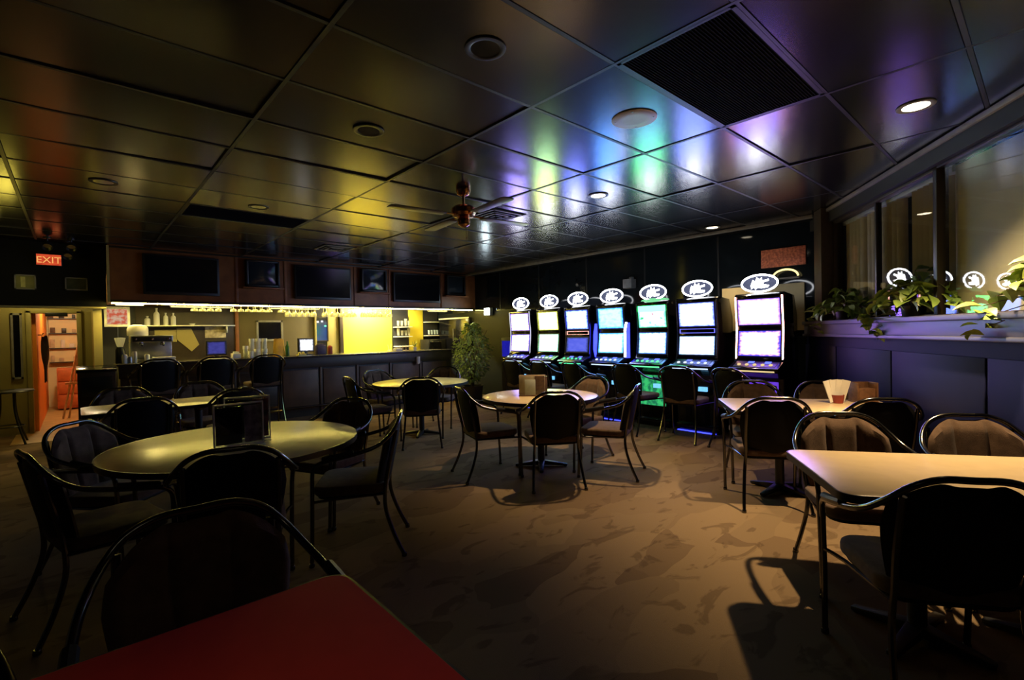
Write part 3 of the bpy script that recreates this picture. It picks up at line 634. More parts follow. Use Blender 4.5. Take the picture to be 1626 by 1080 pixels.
# blue lit kiosk between plant and first machine
kb = thing('ticket_kiosk', 'small kiosk with a glowing blue panel between plant and slot machines', 'kiosk', (6.64, 7.40, 0))
MB().box(-.12, .28, -.20, .20, 0, 1.30).build('cabinet', M_('black'), kb, bevel=.01)
MB().box(-.130, -.118, -.165, .165, .92, 1.24).build('blue_panel', emat('kiosk_blue', (.02,.02,.55), .8), kb)
# ================================================================ BAR
br = thing('bar_counter', 'long bar counter with dark top and brown panelled front', 'bar', (0, 0, 0))
MB().box(.42, 6.12, 8.74, 9.42, 1.035, 1.07).build('counter_top', mat('dark_bar_top', (.035,.03,.028), .25, var=.2), br, bevel=.010)
MB().box(.44, 6.10, 8.76, 8.80, .86, 1.035).build('fascia', M_('darkwood'), br, bevel=.004)
MB().box(.46, 6.08, 8.84, 8.90, .0, .86).build('front', M_('darkwood'), br, flat=True)
MB().box(.46, .52, 8.90, 9.42, 0, 1.035).build('end_panel', M_('darkwood'), br, flat=True); MB().box(6.02, 6.08, 8.90, 9.42, 0, 1.035).build('end_panel', M_('panel'), br, flat=True)
pn = MB().box(0, .60, -.018, 0, .14, .82).mesh('front_panel', M_('panel'), bevel=.008); pn_shaded = MB().box(0, .60, -.018, 0, .14, .82).mesh('front_panel', M_('darkwood'), bevel=.008)  # left panels get darker wood, painting the shadow there
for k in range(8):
    inst('front_panel', pn_shaded if k < 3 else pn, br, (.56+k*.69, 8.84, 0))
    if k: MB().box(.56+k*.69-.065, .56+k*.69-.025, 8.815, 8.84, .0, .86).build('stile', M_('panel' if k > 3 else 'darkwood'), br, bevel=.004)  # left stiles dark as well, part of the painted shadow
MB().tube([(.5,8.66,.19), (6.05,8.66,.19)], .02, 10).build('foot_rail', M_('tube'), br)
for u in (.8, 2.1, 3.4, 4.7, 6.0): MB().tube([(u,8.66,.19), (u,8.75,.10), (u,8.84,.10)], .012, 8).build('rail_bracket', M_('tube'), br)
bk = thing('back_counter', 'work counter along the wall behind the bar', 'counter', (0, 0, 0))
MB().box(.50, SLOTWALL-.02, 10.02, 10.48, .90, .94).build('worktop', M_('steel'), bk, bevel=.006)
for k in range(8):
    cu = MB().box(.52+k*.79, 1.29+k*.79, 10.06, 10.48, .0, .90).build('cabinet', M_('darkwood'), bk, bevel=.004)
    MB().box(.54+k*.79, 1.27+k*.79, 10.04, 10.06, .10, .86).build('door', M_('black'), cu, bevel=.004)
# rope light and lamps under the soffit
rl = tag(MB().tube([(.40,9.055,1.946), (6.90,9.055,1.946)], .008, 8).build('rope_light', M_('rope')), 'thin glowing warm rope light along the bar soffit edge', 'rope light')
def under_lamp(u, v, w, power, label, col=(1,.80,.30), e=2.5):
    t = thing('under_soffit_light', label, 'light fixture', (u, v, 1.95), 0, 'lamps under the bar soffit')
    MB().box(-w/2, w/2, -.05, .05, -.012, .008).build('housing', M_('white'), t, bevel=.004)
    MB().box(-w/2+.015, w/2-.015, -.038, .038, -.022, -.012).build('lens', emat('lamp_lens_'+str(round(e,1)), col, e), t, bevel=.004)
    lamp('AREA', 'lamp', (0,0,-.03), power, col, t, w, sizey=.08)
under_lamp(.62, 9.25, .36, K_BAR*.12, 'bright lamp at the left end under the bar soffit', e=9.)
under_lamp(1.6, 9.55, .9, K_BAR*.07, 'lamp under the bar soffit over the coffee corner')
under_lamp(3.1, 9.55, .9, K_BAR*.05, 'lamp under the bar soffit left of the yellow wall')
yl = thing('wall_wash_light', 'hidden strip lamp washing the yellow wall behind the bar', 'light fixture', (5.02, 10.10, 2.33))
MB().box(-.45, .45, -.05, .05, -.03, .03).build('housing', M_('white'), yl, bevel=.004); MB().box(-.43, .43, -.035, .035, -.042, -.03).build('lens', emat('wash_lens', (1,.86,.45), 8), yl)
lamp('AREA', 'lamp', (0,0,-.05), K_BAR*2.2, (1,.88,.48), yl, .85, sizey=.07, rot=(math.radians(18),0,0))
under_lamp(6.3, 9.6, .5, K_BAR*.08, 'lamp under the bar soffit at its far end')
# hanging glasses
goblet = MB().lathe([(.034,0), (.034,-.004), (.005,-.010), (.004,-.070), (.012,-.082), (.034,-.108), (.040,-.140), (.036,-.172), (.034,-.172), (.038,-.140), (.032,-.110), (.004,-.088)], 14).mesh('wine_glass', M_('gobl'))
flute = MB().lathe([(.040,0), (.040,-.005), (.006,-.010), (.005,-.05), (.045,-.062), (.052,-.098), (.050,-.098), (.043,-.064), (.003,-.055)], 14).mesh('stemmed_glass', M_('gobl'))
rk = thing('glass_rack', 'row of metal rails for hanging glasses under the bar soffit', 'rack', (0,0,0))
for u in [1.36+.11*k for k in range(34)]: MB().box(u-.012, u+.012, 9.07, 9.42, 1.945, 1.958).build('rail', M_('steel'), rk, flat=True)
n = 0
for k in range(33):
    if k % 7 == 4: continue
    u = 1.415+.11*k
    for q, v in enumerate((9.10, 9.22)):
        wine = k > 12
        o = inst('hanging_glass', goblet if wine else flute, None, (u, v, 1.943), (0,0,0))
        if k < 8 and q: C.objects.unlink(o); bpy.data.objects.remove(o); continue
        cnt = k-k//7-(1 if k % 7 > 4 else 0)
        ORD = 'first second third fourth fifth sixth seventh eighth ninth tenth eleventh twelfth thirteenth fourteenth fifteenth sixteenth seventeenth eighteenth nineteenth twentieth twenty-first twenty-second twenty-third twenty-fourth twenty-fifth twenty-sixth twenty-seventh twenty-eighth twenty-ninth thirtieth'.split()
        tag(o, f'{"wine" if wine else "wide"} glass hanging under bar soffit, {ORD[cnt]} from left in {"back" if q else "front"} row', 'glass', 'glasses hanging under the bar soffit')
# televisions on the soffit
def tv(u0, u1, z0, z1, label, crt=False):
    t = thing('television', label, 'television', ((u0+u1)/2, 8.985, z0), 0, 'televisions on the bar soffit')
    w = (u1-u0)/2; h = z1-z0
    if not crt:
        MB().box(-w, w, -.06, -.012, 0, h).build('casing', M_('black'), t, bevel=.008); MB().box(-w+.03, w-.03, -.063, -.055, .04, h-.03).build('screen', M_('bgloss'), t, flat=True)
        MB().box(-.15, .15, -.015, .0, h*.3, h*.7).build('wall_mount', M_('black'), t)
    else:
        MB().box(-w, w, -.10, .0, 0, .04).box(-w, w, -.10, .0, h-.03, h).box(-w, -w+.035, -.10, 0, 0, h).box(w-.035, w, -.10, 0, 0, h).build('casing', M_('black'), t, bevel=.006)
        MB().grid(lambda s, q: (( 2*s-1)*(w-.03), -.055-.035*(1-(2*s-1)**2)*(1-(2*q-1)**2), .03+(h-.055)*q), 10, 8).build('screen', M_('blueglass'), t)
        MB().box(-w-.06, w+.06, -.14, 0, -.035, -.012).build('shelf', M_('wood'), t, bevel=.004)
tv(.76, 1.74, 2.08, 2.68, 'big black wall television at the left end of the soffit'); tv(2.90, 3.93, 2.08, 2.68, 'big black wall television in the middle of the soffit'); tv(4.82, 5.94, 2.08, 2.68, 'big black wall television toward the right of the soffit')
tv(2.12, 2.64, 2.26, 2.70, 'small tube television between left and middle big televisions', True); tv(4.13, 4.66, 2.26, 2.70, 'small tube television between middle and right big televisions', True); tv(6.10, 6.60, 2.26, 2.70, 'small tube television at the dark right end of the soffit', True)
# ---- things on and behind the bar
def on(name, label, cat, u, v, z, mb, m, group=None, bevel=0., rz=0.):
    return tag(mb.build(name, m, None, (u, v, z), rz, bevel), label, cat, group)
ls = thing('lit_sign', 'white framed lit sign with red picture at the left end of the bar', 'sign', (.50, 9.90, 1.62))
MB().box(-.16, .16, -.02, .02, 0, .32).build('frame', mat('sign_frame_white', (.8,.78,.7), .4), ls, bevel=.006)
MB().box(-.125, .125, -.026, -.02, .04, .28).build('picture', emat('sign_red', (.85,.16,.08), .8, (.9,.6,.4), 4), ls)
MB().tube([(0,.02,.1), (0,.04,.1), (0,.04,-1.62)], .012, 8).build('post', M_('black'), ls)
# coffee machine with bowl on top
cm = thing('coffee_machine', 'steel coffee machine with black front at the left of the bar', 'coffee machine', (.86, 9.22, 1.07))
MB().box(-.26, .26, -.17, .17, 0, .05).box(-.26, .26, .0, .17, .05, .30).box(-.26, .26, -.17, .17, .30, .40).build('body', M_('steel'), cm, bevel=.01)
MB().box(-.24, .24, -.18, -.165, .31, .39).build('front_plate', M_('black'), cm, bevel=.004)
for x in (-.13, .13): 
    g = MB().lathe([(.03,.30), (.03,.26), (.022,.25)], 14, Matrix.Translation((x,-.09,0))).build('group_head', M_('chrome'), cm)
    MB().tube([(x,-.09,.262), (x,-.24,.25)], .012, 8).build('handle', M_('black'), g)
for x in (-.20, .0, .20): MB().lathe([(.016,0),(.018,.02),(0,.024)], 12, Rot(rx=PI/2, t=(x,-.178,.35))).build('knob', M_('chrome'), cm)
on('white_bowl', 'large white bowl upside down on top of the coffee machine', 'bowl', .70, 9.22, 1.47, MB().lathe([(.125,0), (.13,.01), (.13,.10), (.11,.15), (.05,.165), (0,.165)], 24), M_('white'))
gr = thing('coffee_grinder', 'small coffee grinder beside the lit sign', 'grinder', (.48, 9.05, 1.07))
MB().lathe([(.06,0), (.06,.20), (.045,.22), (.045,.24)], 16).build('body', M_('black'), gr); MB().lathe([(.035,.24), (.065,.36), (.065,.37), (0,.375)], 16).build('hopper', M_('gobl'), gr)
for i, (du, h, r, m) in enumerate(((.30,.13,.03,'white'), (.36,.10,.028,'steel'), (.56,.12,.03,'white'), (.42,.17,.022,'white'))):
    on('cup_stack' if i % 2 else 'sugar_jar', ['white jar by the coffee grinder', 'steel cup by the coffee machine', 'white jar in front of the coffee machine', 'tall white cup stack by the coffee machine'][i], 'container', .22+du, 8.92, 1.07, MB().lathe([(r,0), (r*1.05,.01), (r*1.1,h*.8), (r*.9,h), (0,h)], 14), M_(m), 'small containers by the coffee machine')
on('towel_stack', 'folded white towels in front of the coffee machine', 'towels', .98, 8.95, 1.07, MB().box(-.15,.15,-.08,.08,0,.025).box(-.145,.14,-.075,.075,.027,.05).box(-.14,.145,-.078,.07,.052,.075), M_('white'), None, .008)
# wall shelf with white bottles
sh = tag(MB().box(.0, 1.45, -.13, .13, 0, .025).box(.1,.13,-.10,.13,-.12,0).box(1.3,1.33,-.10,.13,-.12,0).build('wall_shelf', M_('steel'), None, (.80, 10.44, 1.63), 0, .004), 'long metal shelf on the dark wall behind the bar', 'shelf')
for i, (u, h, r) in enumerate(((.93,.16,.042), (1.06,.30,.044), (1.19,.22,.036), (1.30,.22,.038))):
    on('bottle', ['short squat bottle leftmost on the bar wall shelf', 'tallest white bottle on the bar wall shelf', 'slim white bottle third on the bar wall shelf', 'rightmost white bottle of four on the bar wall shelf'][i], 'bottle', u, 10.43, 1.655, MB().lathe([(r,0), (r,h*.62), (r*.9,h*.70), (r*.36,h*.80), (r*.36,h*.93), (r*.45,h*.94), (r*.45,h), (0,h)], 16), M_('white'), 'white bottles on the bar wall shelf')
on('small_dish', 'small white dish on the bar wall shelf', 'dish', 1.58, 10.42, 1.655, MB().lathe([(.03,0), (.05,.03), (.048,.03), (.028,.006), (0,.006)], 16), M_('white'))
on('notice_board', 'white notice with dark drawing on the wall above the blue monitor', 'notice', 1.97, 10.562, 1.42, MB().box(-.17,.17,-.008,.008,0,.24), mat('notice_print', (.70,.62,.48), .6, col2=(.35,.28,.2), scale=14), None, .002)
on('notice_sheet', 'olive paper notice under the bar wall shelf', 'notice', 1.20, 10.562, 1.36, MB().box(-.16,.16,-.008,.008,0,.22), M_('olive'), None, .002)
on('hanging_banner', 'slanted olive banner hanging beside the paper notice', 'banner', 1.52, 10.55, 1.18, MB().prism([(-.16,.42),(.06,.42),(.18,.12),(.06,0),(-.06,.12),(-.16,.22)], -.008, .008, Matrix(((1,0,0,0),(0,0,1,0),(0,1,0,0),(0,0,0,1)))), M_('olive'))
def monitor(u, v, z, w, h, m, label, name='monitor', rz=0.):
    t = thing(name, label, 'monitor', (u, v, z), rz, 'monitors on the bar')
    MB().box(-w/2, w/2, -.02, .02, .06, .06+h).build('casing', M_('black'), t, bevel=.006); MB().box(-w/2+.018, w/2-.018, -.024, -.019, .078, .042+h).build('screen', m, t, flat=True)
    MB().box(-w*.3, w*.3, -.07, .09, 0, .015).box(-.03, .03, .0, .03, .01, .10).build('stand', M_('black'), t, bevel=.004)
monitor(1.72, 9.20, 1.07, .30, .24, screen_mat('blue_monitor', [(.05,.05,.28),(.07,.07,.36)], (.3,.3,.5), 1., seed=21, axis='X'), 'monitor with dark blue screen on the bar')
monitor(3.12, 9.10, 1.07, .30, .25, screen_mat('till_screen', [(.85,.9,1),(1,.95,.95)], (.4,.42,.5), 1.8, seed=22, axis='X'), 'till monitor with bright white screen on the bar', 'till_monitor', .15)
on('keyboard', 'white keyboard in front of the blue monitor', 'keyboard', 1.70, 8.98, 1.07, MB().box(-.17,.17,-.06,.06,0,.014), M_('white'), None, .004)
on('receipt_printer', 'small white receipt printer right of the blue monitor', 'printer', 1.98, 9.10, 1.07, MB().box(-.06,.06,-.08,.08,0,.08).box(-.04,.04,-.06,.02,.08,.11), M_('white'), None, .006)
# stacked plastic cups
cupst = lambda n_: MB().lathe(sum([[(.034, i*.03), (.041, i*.03+.026), (.043, i*.03+.028), (.043, i*.03+.030)] for i in range(n_)], [])+[(.044, n_*.03+.05), (.041, n_*.03+.05)], 16)
for i, (u, v, k) in enumerate(((2.13,9.10,5), (2.23,9.12,9), (2.33,9.12,9), (2.43,9.12,9), (2.28,9.0,3), (2.40,9.0,3), (2.18,8.98,2))):
    on('cup_stack', ['short stack of clear cups at the left of the cup group', 'tall stack of clear cups, left of three on the bar', 'tall stack of clear cups, middle of three on the bar', 'tall stack of clear cups, right of three on the bar', 'low stack of cups in front of the middle tall stack', 'low stack of cups in front of the right tall stack', 'lowest stack of cups at the bar edge'][i], 'cups', u, v, 1.07, cupst(k), mat('frosted_cup', (.80,.80,.74), .35, var=.05), 'stacks of plastic cups on the bar')
bg = tag(MB().grid(lambda s, q: (.11*math.cos(2*PI*s)*(1-.18*q+.05*math.sin(9*s)), .06*math.sin(2*PI*s)*(1-.75*q), .30*q*(1-.05*math.sin(14*s))), 18, 6).build('paper_bag', mat('orange_bag', (.75,.42,.03), .6, var=.25, scale=9), None, (2.66, 9.12, 1.07), .2), 'orange and yellow bag standing on the bar', 'bag')
on('green_bottle', 'dark green bottle beside the orange bag', 'bottle', 2.80, 9.10, 1.07, MB().lathe([(.034,0),(.034,.16),(.014,.21),(.013,.26),(0,.26)], 14), mat('green_bottle_glass', (.04,.16,.05), .15))
pf = thing('picture_frame', 'pale framed mirror on the tan wall behind the cup stacks', 'picture', (2.92, 10.575, 1.33))
MB().box(-.25,.25,-.03,0,.38,.42).box(-.25,.25,-.03,0,0,.04).box(-.25,-.21,-.03,0,0,.42).box(.21,.25,-.03,0,0,.42).build('frame', M_('frameg'), pf, bevel=.003); MB().box(-.21,.21,-.012,-.004,.04,.38).build('mirror', M_('bgloss'), pf, flat=True)
hh = thing('service_hatch', 'dark service hatch with green and white lights behind the till', 'hatch', (3.96, 10.57, 1.30))
MB().box(-.14,-.12,-.03,.0,0,.56).box(.12,.14,-.03,0,0,.56).box(-.14,.14,-.03,0,.54,.56).box(-.14,.14,-.03,0,0,.02).build('frame', M_('darkwood'), hh); MB().box(-.12,.12,-.012,-.004,.02,.54).build('opening', M_('bgloss'), hh, flat=True)
for x, z, c, nm in ((-.08,.42,(1,.92,.85),'w'), (.01,.43,(.9,.88,1),'w2'), (.08,.33,(.2,.9,.5),'g')): MB().box(x-.022, x+.022, -.02, -.012, z-.018, z+.018).build('indicator_light', emat('hatch_light_'+nm, c, 2.), hh)
on('condiment_box', 'purple and dark box right of the till', 'box', 3.40, 9.15, 1.07, MB().box(-.08,.08,-.07,.07,0,.17).box(-.06,.06,-.05,.05,.17,.19), mat('purple_box', (.07,.05,.14), .5), None, .006)
on('red_box', 'small red box at the left edge of the yellow wall', 'box', 3.60, 9.20, 1.07, MB().box(-.03,.03,-.05,.05,0,.14).box(-.02,.02,-.03,.03,.14,.16), mat('red_carton', (.4,.05,.02), .5), None, .004)
on('lemon_tray', 'small tray with yellow lemons beside the till', 'tray', 2.98, 8.92, 1.07, MB().box(-.07,.07,-.05,.05,0,.03).lathe([(0,.02),(.022,.03),(.026,.045),(.02,.062),(0,.07)],10,Matrix.Translation((-.03,0,0))).lathe([(0,.02),(.022,.03),(.026,.045),(.02,.062),(0,.07)],10,Matrix.Translation((.03,.005,0))), mat('lemon_skin', (.75,.65,.15), .5))
# shelf units right of the yellow wall
def shelfunit(u0, u1, zs, label, m='dwall'):
    t = thing('wall_shelf_unit', label, 'shelf unit', ((u0+u1)/2, 10.57, zs[0]-.02))
    w = (u1-u0)/2; H = zs[-1]-zs[0]+.30
    MB().box(-w,w,-.01,0,0,H).build('back_panel', M_(m), t, flat=True)
    for z in zs: MB().box(-w,w,-.20,-.01,z-zs[0],z-zs[0]+.02).build('shelf', M_('white'), t, bevel=.003)
    return t
shelfunit(5.66, 6.08, (.94, 1.14, 1.37, 1.60), 'white shelves with glasses right of the yellow wall')
k = 0
for z in (1.40, 1.63):
    for u in (5.74, 5.84, 5.94, 6.02):
        h = .12 if (k % 3) else .17
        on('shelf_glass', f'{["leftmost","second","third","rightmost"][k % 4]} small glass on the {"upper" if z > 1.5 else "middle"} white shelf beside the yellow wall', 'glass', u, 10.45, z-.009, MB().lathe([(.026,0),(.034,h),(.031,h),(.024,.008),(0,.008)],12), M_('gobl'), f'glasses on the {"upper" if z > 1.5 else "middle"} white shelf'); k += 1
shelfunit(6.50, 6.92, (1.38, 1.72), 'short shelf with cups above the oven at the far end', 'dwall')
for i, u in enumerate((6.60, 6.68, 6.76, 6.84)): on('shelf_cup', ['leftmost','second','third','rightmost'][i]+' small pale cup on the shelf above the oven', 'cup', u, 10.46, 1.40+.001, MB().lathe([(.025,0),(.032,.11),(.029,.11),(.022,.008),(0,.008)],12), mat('pale_blue_cup', (.4,.5,.6), .4), 'pale cups above the oven')
ov = thing('counter_oven', 'black counter oven at the far end behind the bar', 'oven', (6.58, 10.26, .94))
MB().box(-.25,.25,-.19,.19,.02,.34).build('body', M_('black'), ov, bevel=.01); MB().box(-.22,.12,-.20,-.188,.06,.30).build('door', M_('bgloss'), ov, bevel=.004); MB().tube([(-.2,-.22,.28),(.1,-.22,.28)], .008, 8).build('handle', M_('chrome'), ov)
for x in (-.2,.2): MB().lathe([(.02,0),(.02,.025)],10,Matrix.Translation((x,0,0))).build('foot', M_('black'), ov)
on('utensil_pot', 'small pot of utensils on the back counter by the yellow wall', 'pot', 5.45, 10.35, .94, MB().lathe([(.04,0),(.05,.12),(.046,.12),(.036,.01),(0,.01)],14).tube([(0,0,.02),(.05,.02,.26)],.005,6).tube([(0,.01,.02),(-.03,.03,.24)],.005,6), M_('kraft'))
on('napkin_stack', 'stack of napkins on the bar before the white shelves', 'napkins', 5.00, 9.15, 1.07, MB().box(-.07,.07,-.07,.07,0,.045).box(-.065,.068,-.068,.066,.046,.06), M_('white'), None, .003)
on('wire_basket', 'small basket on the bar beside the white shelves', 'basket', 5.16, 9.15, 1.07, MB().box(-.07,.07,-.06,.06,0,.01).tube([(-.07,-.06,.08),(.07,-.06,.08),(.07,.06,.08),(-.07,.06,.08),(-.07,-.06,.08)],.004,6).tube([(-.07,-.06,0),(-.07,-.06,.12)],.004,6).tube([(.07,-.06,0),(.07,-.06,.12)],.004,6).tube([(.07,.06,0),(.07,.06,.12)],.004,6).tube([(-.07,.06,0),(-.07,.06,.12)],.004,6), M_('kraft'))
pp = thing('bar_plant', 'small green plant in a white cup on the bar by the yellow pillar', 'plant', (5.32, 9.0, 1.07))
MB().lathe([(.03,0),(.04,.07),(.036,.07),(0,.06)],14).build('pot', M_('white'), pp)
for k in range(9):
    a = k*2.4; MB().add([(0,0,.06),(.03*math.cos(a+.4),.03*math.sin(a+.4),.11),(.08*math.cos(a),.08*math.sin(a),.15+.01*k),(.03*math.cos(a-.4),.03*math.sin(a-.4),.11)], [(0,1,2,3)]).build('leaf', M_('leaf2'), pp)
cd_ = thing('wall_candle', 'white candle cup on the front of the bar', 'candle', (5.23, 8.735, .80))
MB().lathe([(.025,0),(.040,.02),(.045,.15),(.042,.15),(.036,.02),(0,.015)],16).build('cup', M_('white'), cd_); MB().lathe([(.0,.016),(.030,.017),(.030,.06),(0,.065)],12).build('glow', emat('candle_glow', (1,.8,.55), 3), cd_); MB().box(-.03,.03,-.002,.03,.03,.07).build('bracket', M_('steel'), cd_)
# side wall by the bar end: dark glass front cooler and small light box
fc = thing('wall_cabinet', 'dark glass-fronted cabinet with white top rail on the wall beyond the bar', 'cabinet', (SLOTWALL, 9.75, .98))
MB().box(-.10,-.002,-.62,.62,0,.80).build('body', M_('bgloss'), fc, bevel=.004); MB().box(-.115,-.10,-.62,.62,.78,.815).build('top_rail', M_('white'), fc)
MB().box(-.114,-.10,-.60,.60,.05,.75).build('glass_door', M_('bgloss'), fc, bevel=.003); MB().tube([(-.13,-.02,.25),(-.13,-.02,.55)],.008,8).build('handle', M_('steel'), fc)
lb = thing('light_box', 'small bright white wall light under the soffit end', 'light', (SLOTWALL, 8.45, 1.80))
MB().box(-.10,-.002,-.10,.10,0,.17).build('housing', M_('white'), lb, bevel=.01); MB().box(-.112,-.10,-.09,.09,.01,.16).build('lens', emat('light_box_lens', (.75,.92,1), 40), lb, bevel=.006)
# wall speaker and camera over the machines
on('wall_speaker', 'small grey box speaker on the dark wall above the machines', 'speaker', SLOTWALL-.09, 4.70, 2.10, MB().box(-.07,.07,-.085,.085,0,.15).box(.03,.09,-.03,.03,.15,.19), mat('grey_speaker_box', (.22,.23,.26), .5), None, .008)
cam = thing('security_camera', 'small dark security camera on the wall above the third machine', 'camera', (SLOTWALL-.02, 5.75, 2.16))
MB().tube([(0,0,0),(-.05,0,0),(-.08,0,.07)],.012,8).build('arm', M_('black'), cam); MB().lathe([(0,-.07),(.03,-.07),(.03,.07),(0,.07)],14,Rot(ry=PI/2-.3,t=(-.10,0,.10))).build('body', M_('black'), cam); MB().box(-.0,.02,-.05,.05,-.08,.06).build('mount', M_('black'), cam)
ar = thing('arch_light', 'small half-round glowing wall light beside the painted copper reflection', 'light', (SLOTWALL-.03, 2.33, 2.06))
MB().tube([(-.03,.15*math.cos(PI*k/14),.15*math.sin(PI*k/14)*.62) for k in range(15)],.012,8).build('arch_tube', emat('arch_glow', (1,.82,.35), 2.2), ar); MB().box(-.06,0,-.17,.17,-.035,-.012).build('base', M_('frameg'), ar, bevel=.004)

# ================================================================ LEFT END: header, door, corridor
ex = thing('exit_sign', 'glowing red exit sign on the black header above the doorway', 'sign', (-.245, 9.30, 2.45))
MB().box(-.135,.135,-.05,0,0,.17).build('housing', M_('black'), ex, bevel=.006); fcx = MB().box(-.125,.125,-.054,-.05,.012,.158).build('face', emat('exit_red', (.75,.09,.03), 1.1, (.55,.05,.02), 3), ex)
cu = bpy.data.curves.new('exit_text', 'FONT'); cu.body = 'EXIT'; cu.size = .125; cu.extrude = .002; cu.align_x = 'CENTER'
tmp = bpy.data.objects.new('exit_text', cu); C.objects.link(tmp); dg = bpy.context.evaluated_depsgraph_get(); me = bpy.data.meshes.new_from_object(tmp.evaluated_get(dg)); bpy.data.objects.remove(tmp)
me.materials.clear(); me.materials.append(emat('exit_letters', (1,.45,.12), 1.3)); inst('lettering', me, fcx, (0,-.0565,.04), (PI/2,0,0))
for u, z, w, h, l in ((-.485, 2.12, .21, .20, 'small grey framed picture left of the exit sign'), (.03, 2.13, .24, .18, 'small grey framed picture right of the exit sign')):
    t = thing('wall_picture', l, 'picture', (u, 9.30, z), 0, 'framed pictures on the black header')
    MB().box(-w/2,w/2,-.02,0,0,.015).box(-w/2,w/2,-.02,0,h-.015,h).box(-w/2,-w/2+.015,-.02,0,0,h).box(w/2-.015,w/2,-.02,0,0,h).build('frame', M_('frameg'), t); MB().box(-w/2+.015,w/2-.015,-.010,-.002,.015,h-.015).build('print', M_('picture'), t, flat=True)
    if u < 0: MB().box(-.045,.0,-.013,-.010,.03,h-.03).build('glare_strip', mat('pale_glare', (.7,.66,.2), .3), t)  # glare painted as a pale strip over the print
for u, v, z, l in ((-.24, 8.75, 2.66, 'left black spotlight with shiny lens on the ceiling before the header'), (-.01, 8.75, 2.67, 'right black spotlight on the ceiling before the header'), (-.05, 8.95, 2.58, 'lowest black spotlight before the header')):
    t = thing('spotlight', l, 'spotlight', (u, v, z), 0, 'black ceiling spotlights')
    MB().tube([(0,0,CEIL-z),(0,0,.03)],.010,8).lathe([(.04,CEIL-z-.015),(.04,CEIL-z)],14).build('stem', M_('black'), t); MB().lathe([(.03,.05),(.05,.03),(.055,-.05),(.05,-.05),(.045,.0),(0,.0)],16,Rot(rx=-.9)).build('can', M_('black'), t); MB().lathe([(0,-.012),(.045,-.012),(.045,-.006),(0,-.006)],16,Rot(rx=-.9)).build('lens', M_('chrome'), t)
yl2 = thing('yellow_wall_lamp', 'tall bright yellow lamp at the left edge, lighting the ceiling yellow', 'lamp', (-.66, 8.0, 2.25))
MB().lathe([(.03,0),(.035,.01),(.035,.38),(.03,.40),(0,.40)],16).build('tube', emat('yellow_tube', (1,.80,.10), 5.), yl2); MB().lathe([(.05,.40),(.05,CEIL-2.25)],16).build('holder', M_('white'), yl2); lamp('POINT','lamp',(.12,-.08,.05),2.2,(1,.78,.10),yl2,.08)
dl = thing('added_passage_light', 'added unseen ceiling lamp behind the header, brightening the passage and doorway', 'light', (-.45, 9.95, 2.38))
MB().lathe([(.10,.02),(.10,-.02),(.06,-.05),(0,-.055)],20).build('globe', emat('added_passage_globe', (1,.8,.3), 5), dl); lamp('POINT','lamp',(0,0,-.10),14,(1,.80,.28),dl,.06)  # added lamp hidden by the header, lights the olive walls and floor
# corridor contents
cl_ = thing('corridor_light', 'round ceiling light in the corridor beyond the door', 'light', (-.1, 12.3, 2.40)); MB().lathe([(.12,0),(.12,-.03),(.08,-.06),(0,-.07)],20).build('globe', emat('corridor_globe', (1,.72,.35), 8), cl_); lamp('POINT','lamp',(0,0,-.15),75,(1,.78,.45),cl_,.08)
bb = thing('display_shelves', 'cream display wall with rows of small framed items in the corridor', 'display', (.02, 14.36, .95))
MB().box(-.44,.70,-.02,.02,0,1.30).build('back_board', M_('cream'), bb, flat=True)
for z in (.0,.30,.62,.94,1.26): MB().box(-.44,.70,-.10,-.02,z,z+.02).build('shelf', M_('darkwood'), bb, flat=True)
random.seed(3)
for z in (.02,.32,.64,.96):
    for q in range(7):
        w = random.uniform(.05,.09); h = random.uniform(.08,.20); x = -.38+q*.16+random.uniform(-.03,.03); MB().box(x-w/2,x+w/2,-.07,-.05,z,z+h).build('small_frame', M_(random.choice(['brownc','paper','darkwood','kraft'])), bb, bevel=.003)
cb = thing('corridor_chest', 'orange-red chest of drawers in the corridor', 'chest', (.12, 13.7, 0)); MB().box(-.42,.60,-.22,.22,.04,.86).build('body', mat('red_orange_paint', (.50,.12,.03), .5), cb, bevel=.008)
for k in range(3):
    dr = MB().box(-.40,.58,-.235,-.22,.08+k*.26,.31+k*.26).build('drawer', mat('red_orange_paint', (.5,.12,.03), .5), cb, bevel=.006); MB().lathe([(.012,0),(.018,.02),(0,.026)],10,Rot(rx=PI/2,t=(.09,-.235,.2+k*.26))).build('knob', M_('brass'), dr)
on('wicker_basket', 'low basket on the corridor chest', 'basket', .12, 13.65, .86, MB().lathe([(.10,0),(.16,.12),(.15,.12),(.09,.015),(0,.015)],18), M_('brownc'))
ct = tag(MB().grid(lambda s, q: (.05*math.sin(2*PI*s)*(.35+.65*math.sin(PI*min(1,q*1.4+.1))**.5)+.03, .13*math.cos(2*PI*s)*(.25+.75*min(1,q*2.2)), -.75*q+.012*math.sin(6*PI*s)), 20, 8).build('hanging_coat', mat('black_coat_cloth', (.012,.010,.010), .9), None, (-.405, 11.05, 1.50)), 'black coat hanging on the orange corridor wall', 'coat')
hk = struct(MB().tube([(-.46,11.05,1.52),(-.40,11.05,1.52),(-.39,11.05,1.55)],.008,6).build('coat_hook', M_('black'), wc)); del hk['kind']
es = thing('easel', 'wooden easel leaning inside the doorway', 'easel', (-.10, 12.1, 0))
for x0, x1, y0, y1 in ((-.10,.14,-.12,.0), (-.02,.16,-.12,.02), (.34,.18,-.12,.0), (.16,.17,.45,.02)): MB().tube([(x0,y0,.012),(x1,y1,1.36)],.016,8).build('leg', M_('kraft'), es)
MB().box(-.06,.34,-.10,-.05,.62,.66).build('ledge_bar', M_('kraft'), es)
ml = thing('tall_mirror', 'tall narrow framed panel on the olive wall left of the doorway', 'mirror', (-.66, 10.50, .85))
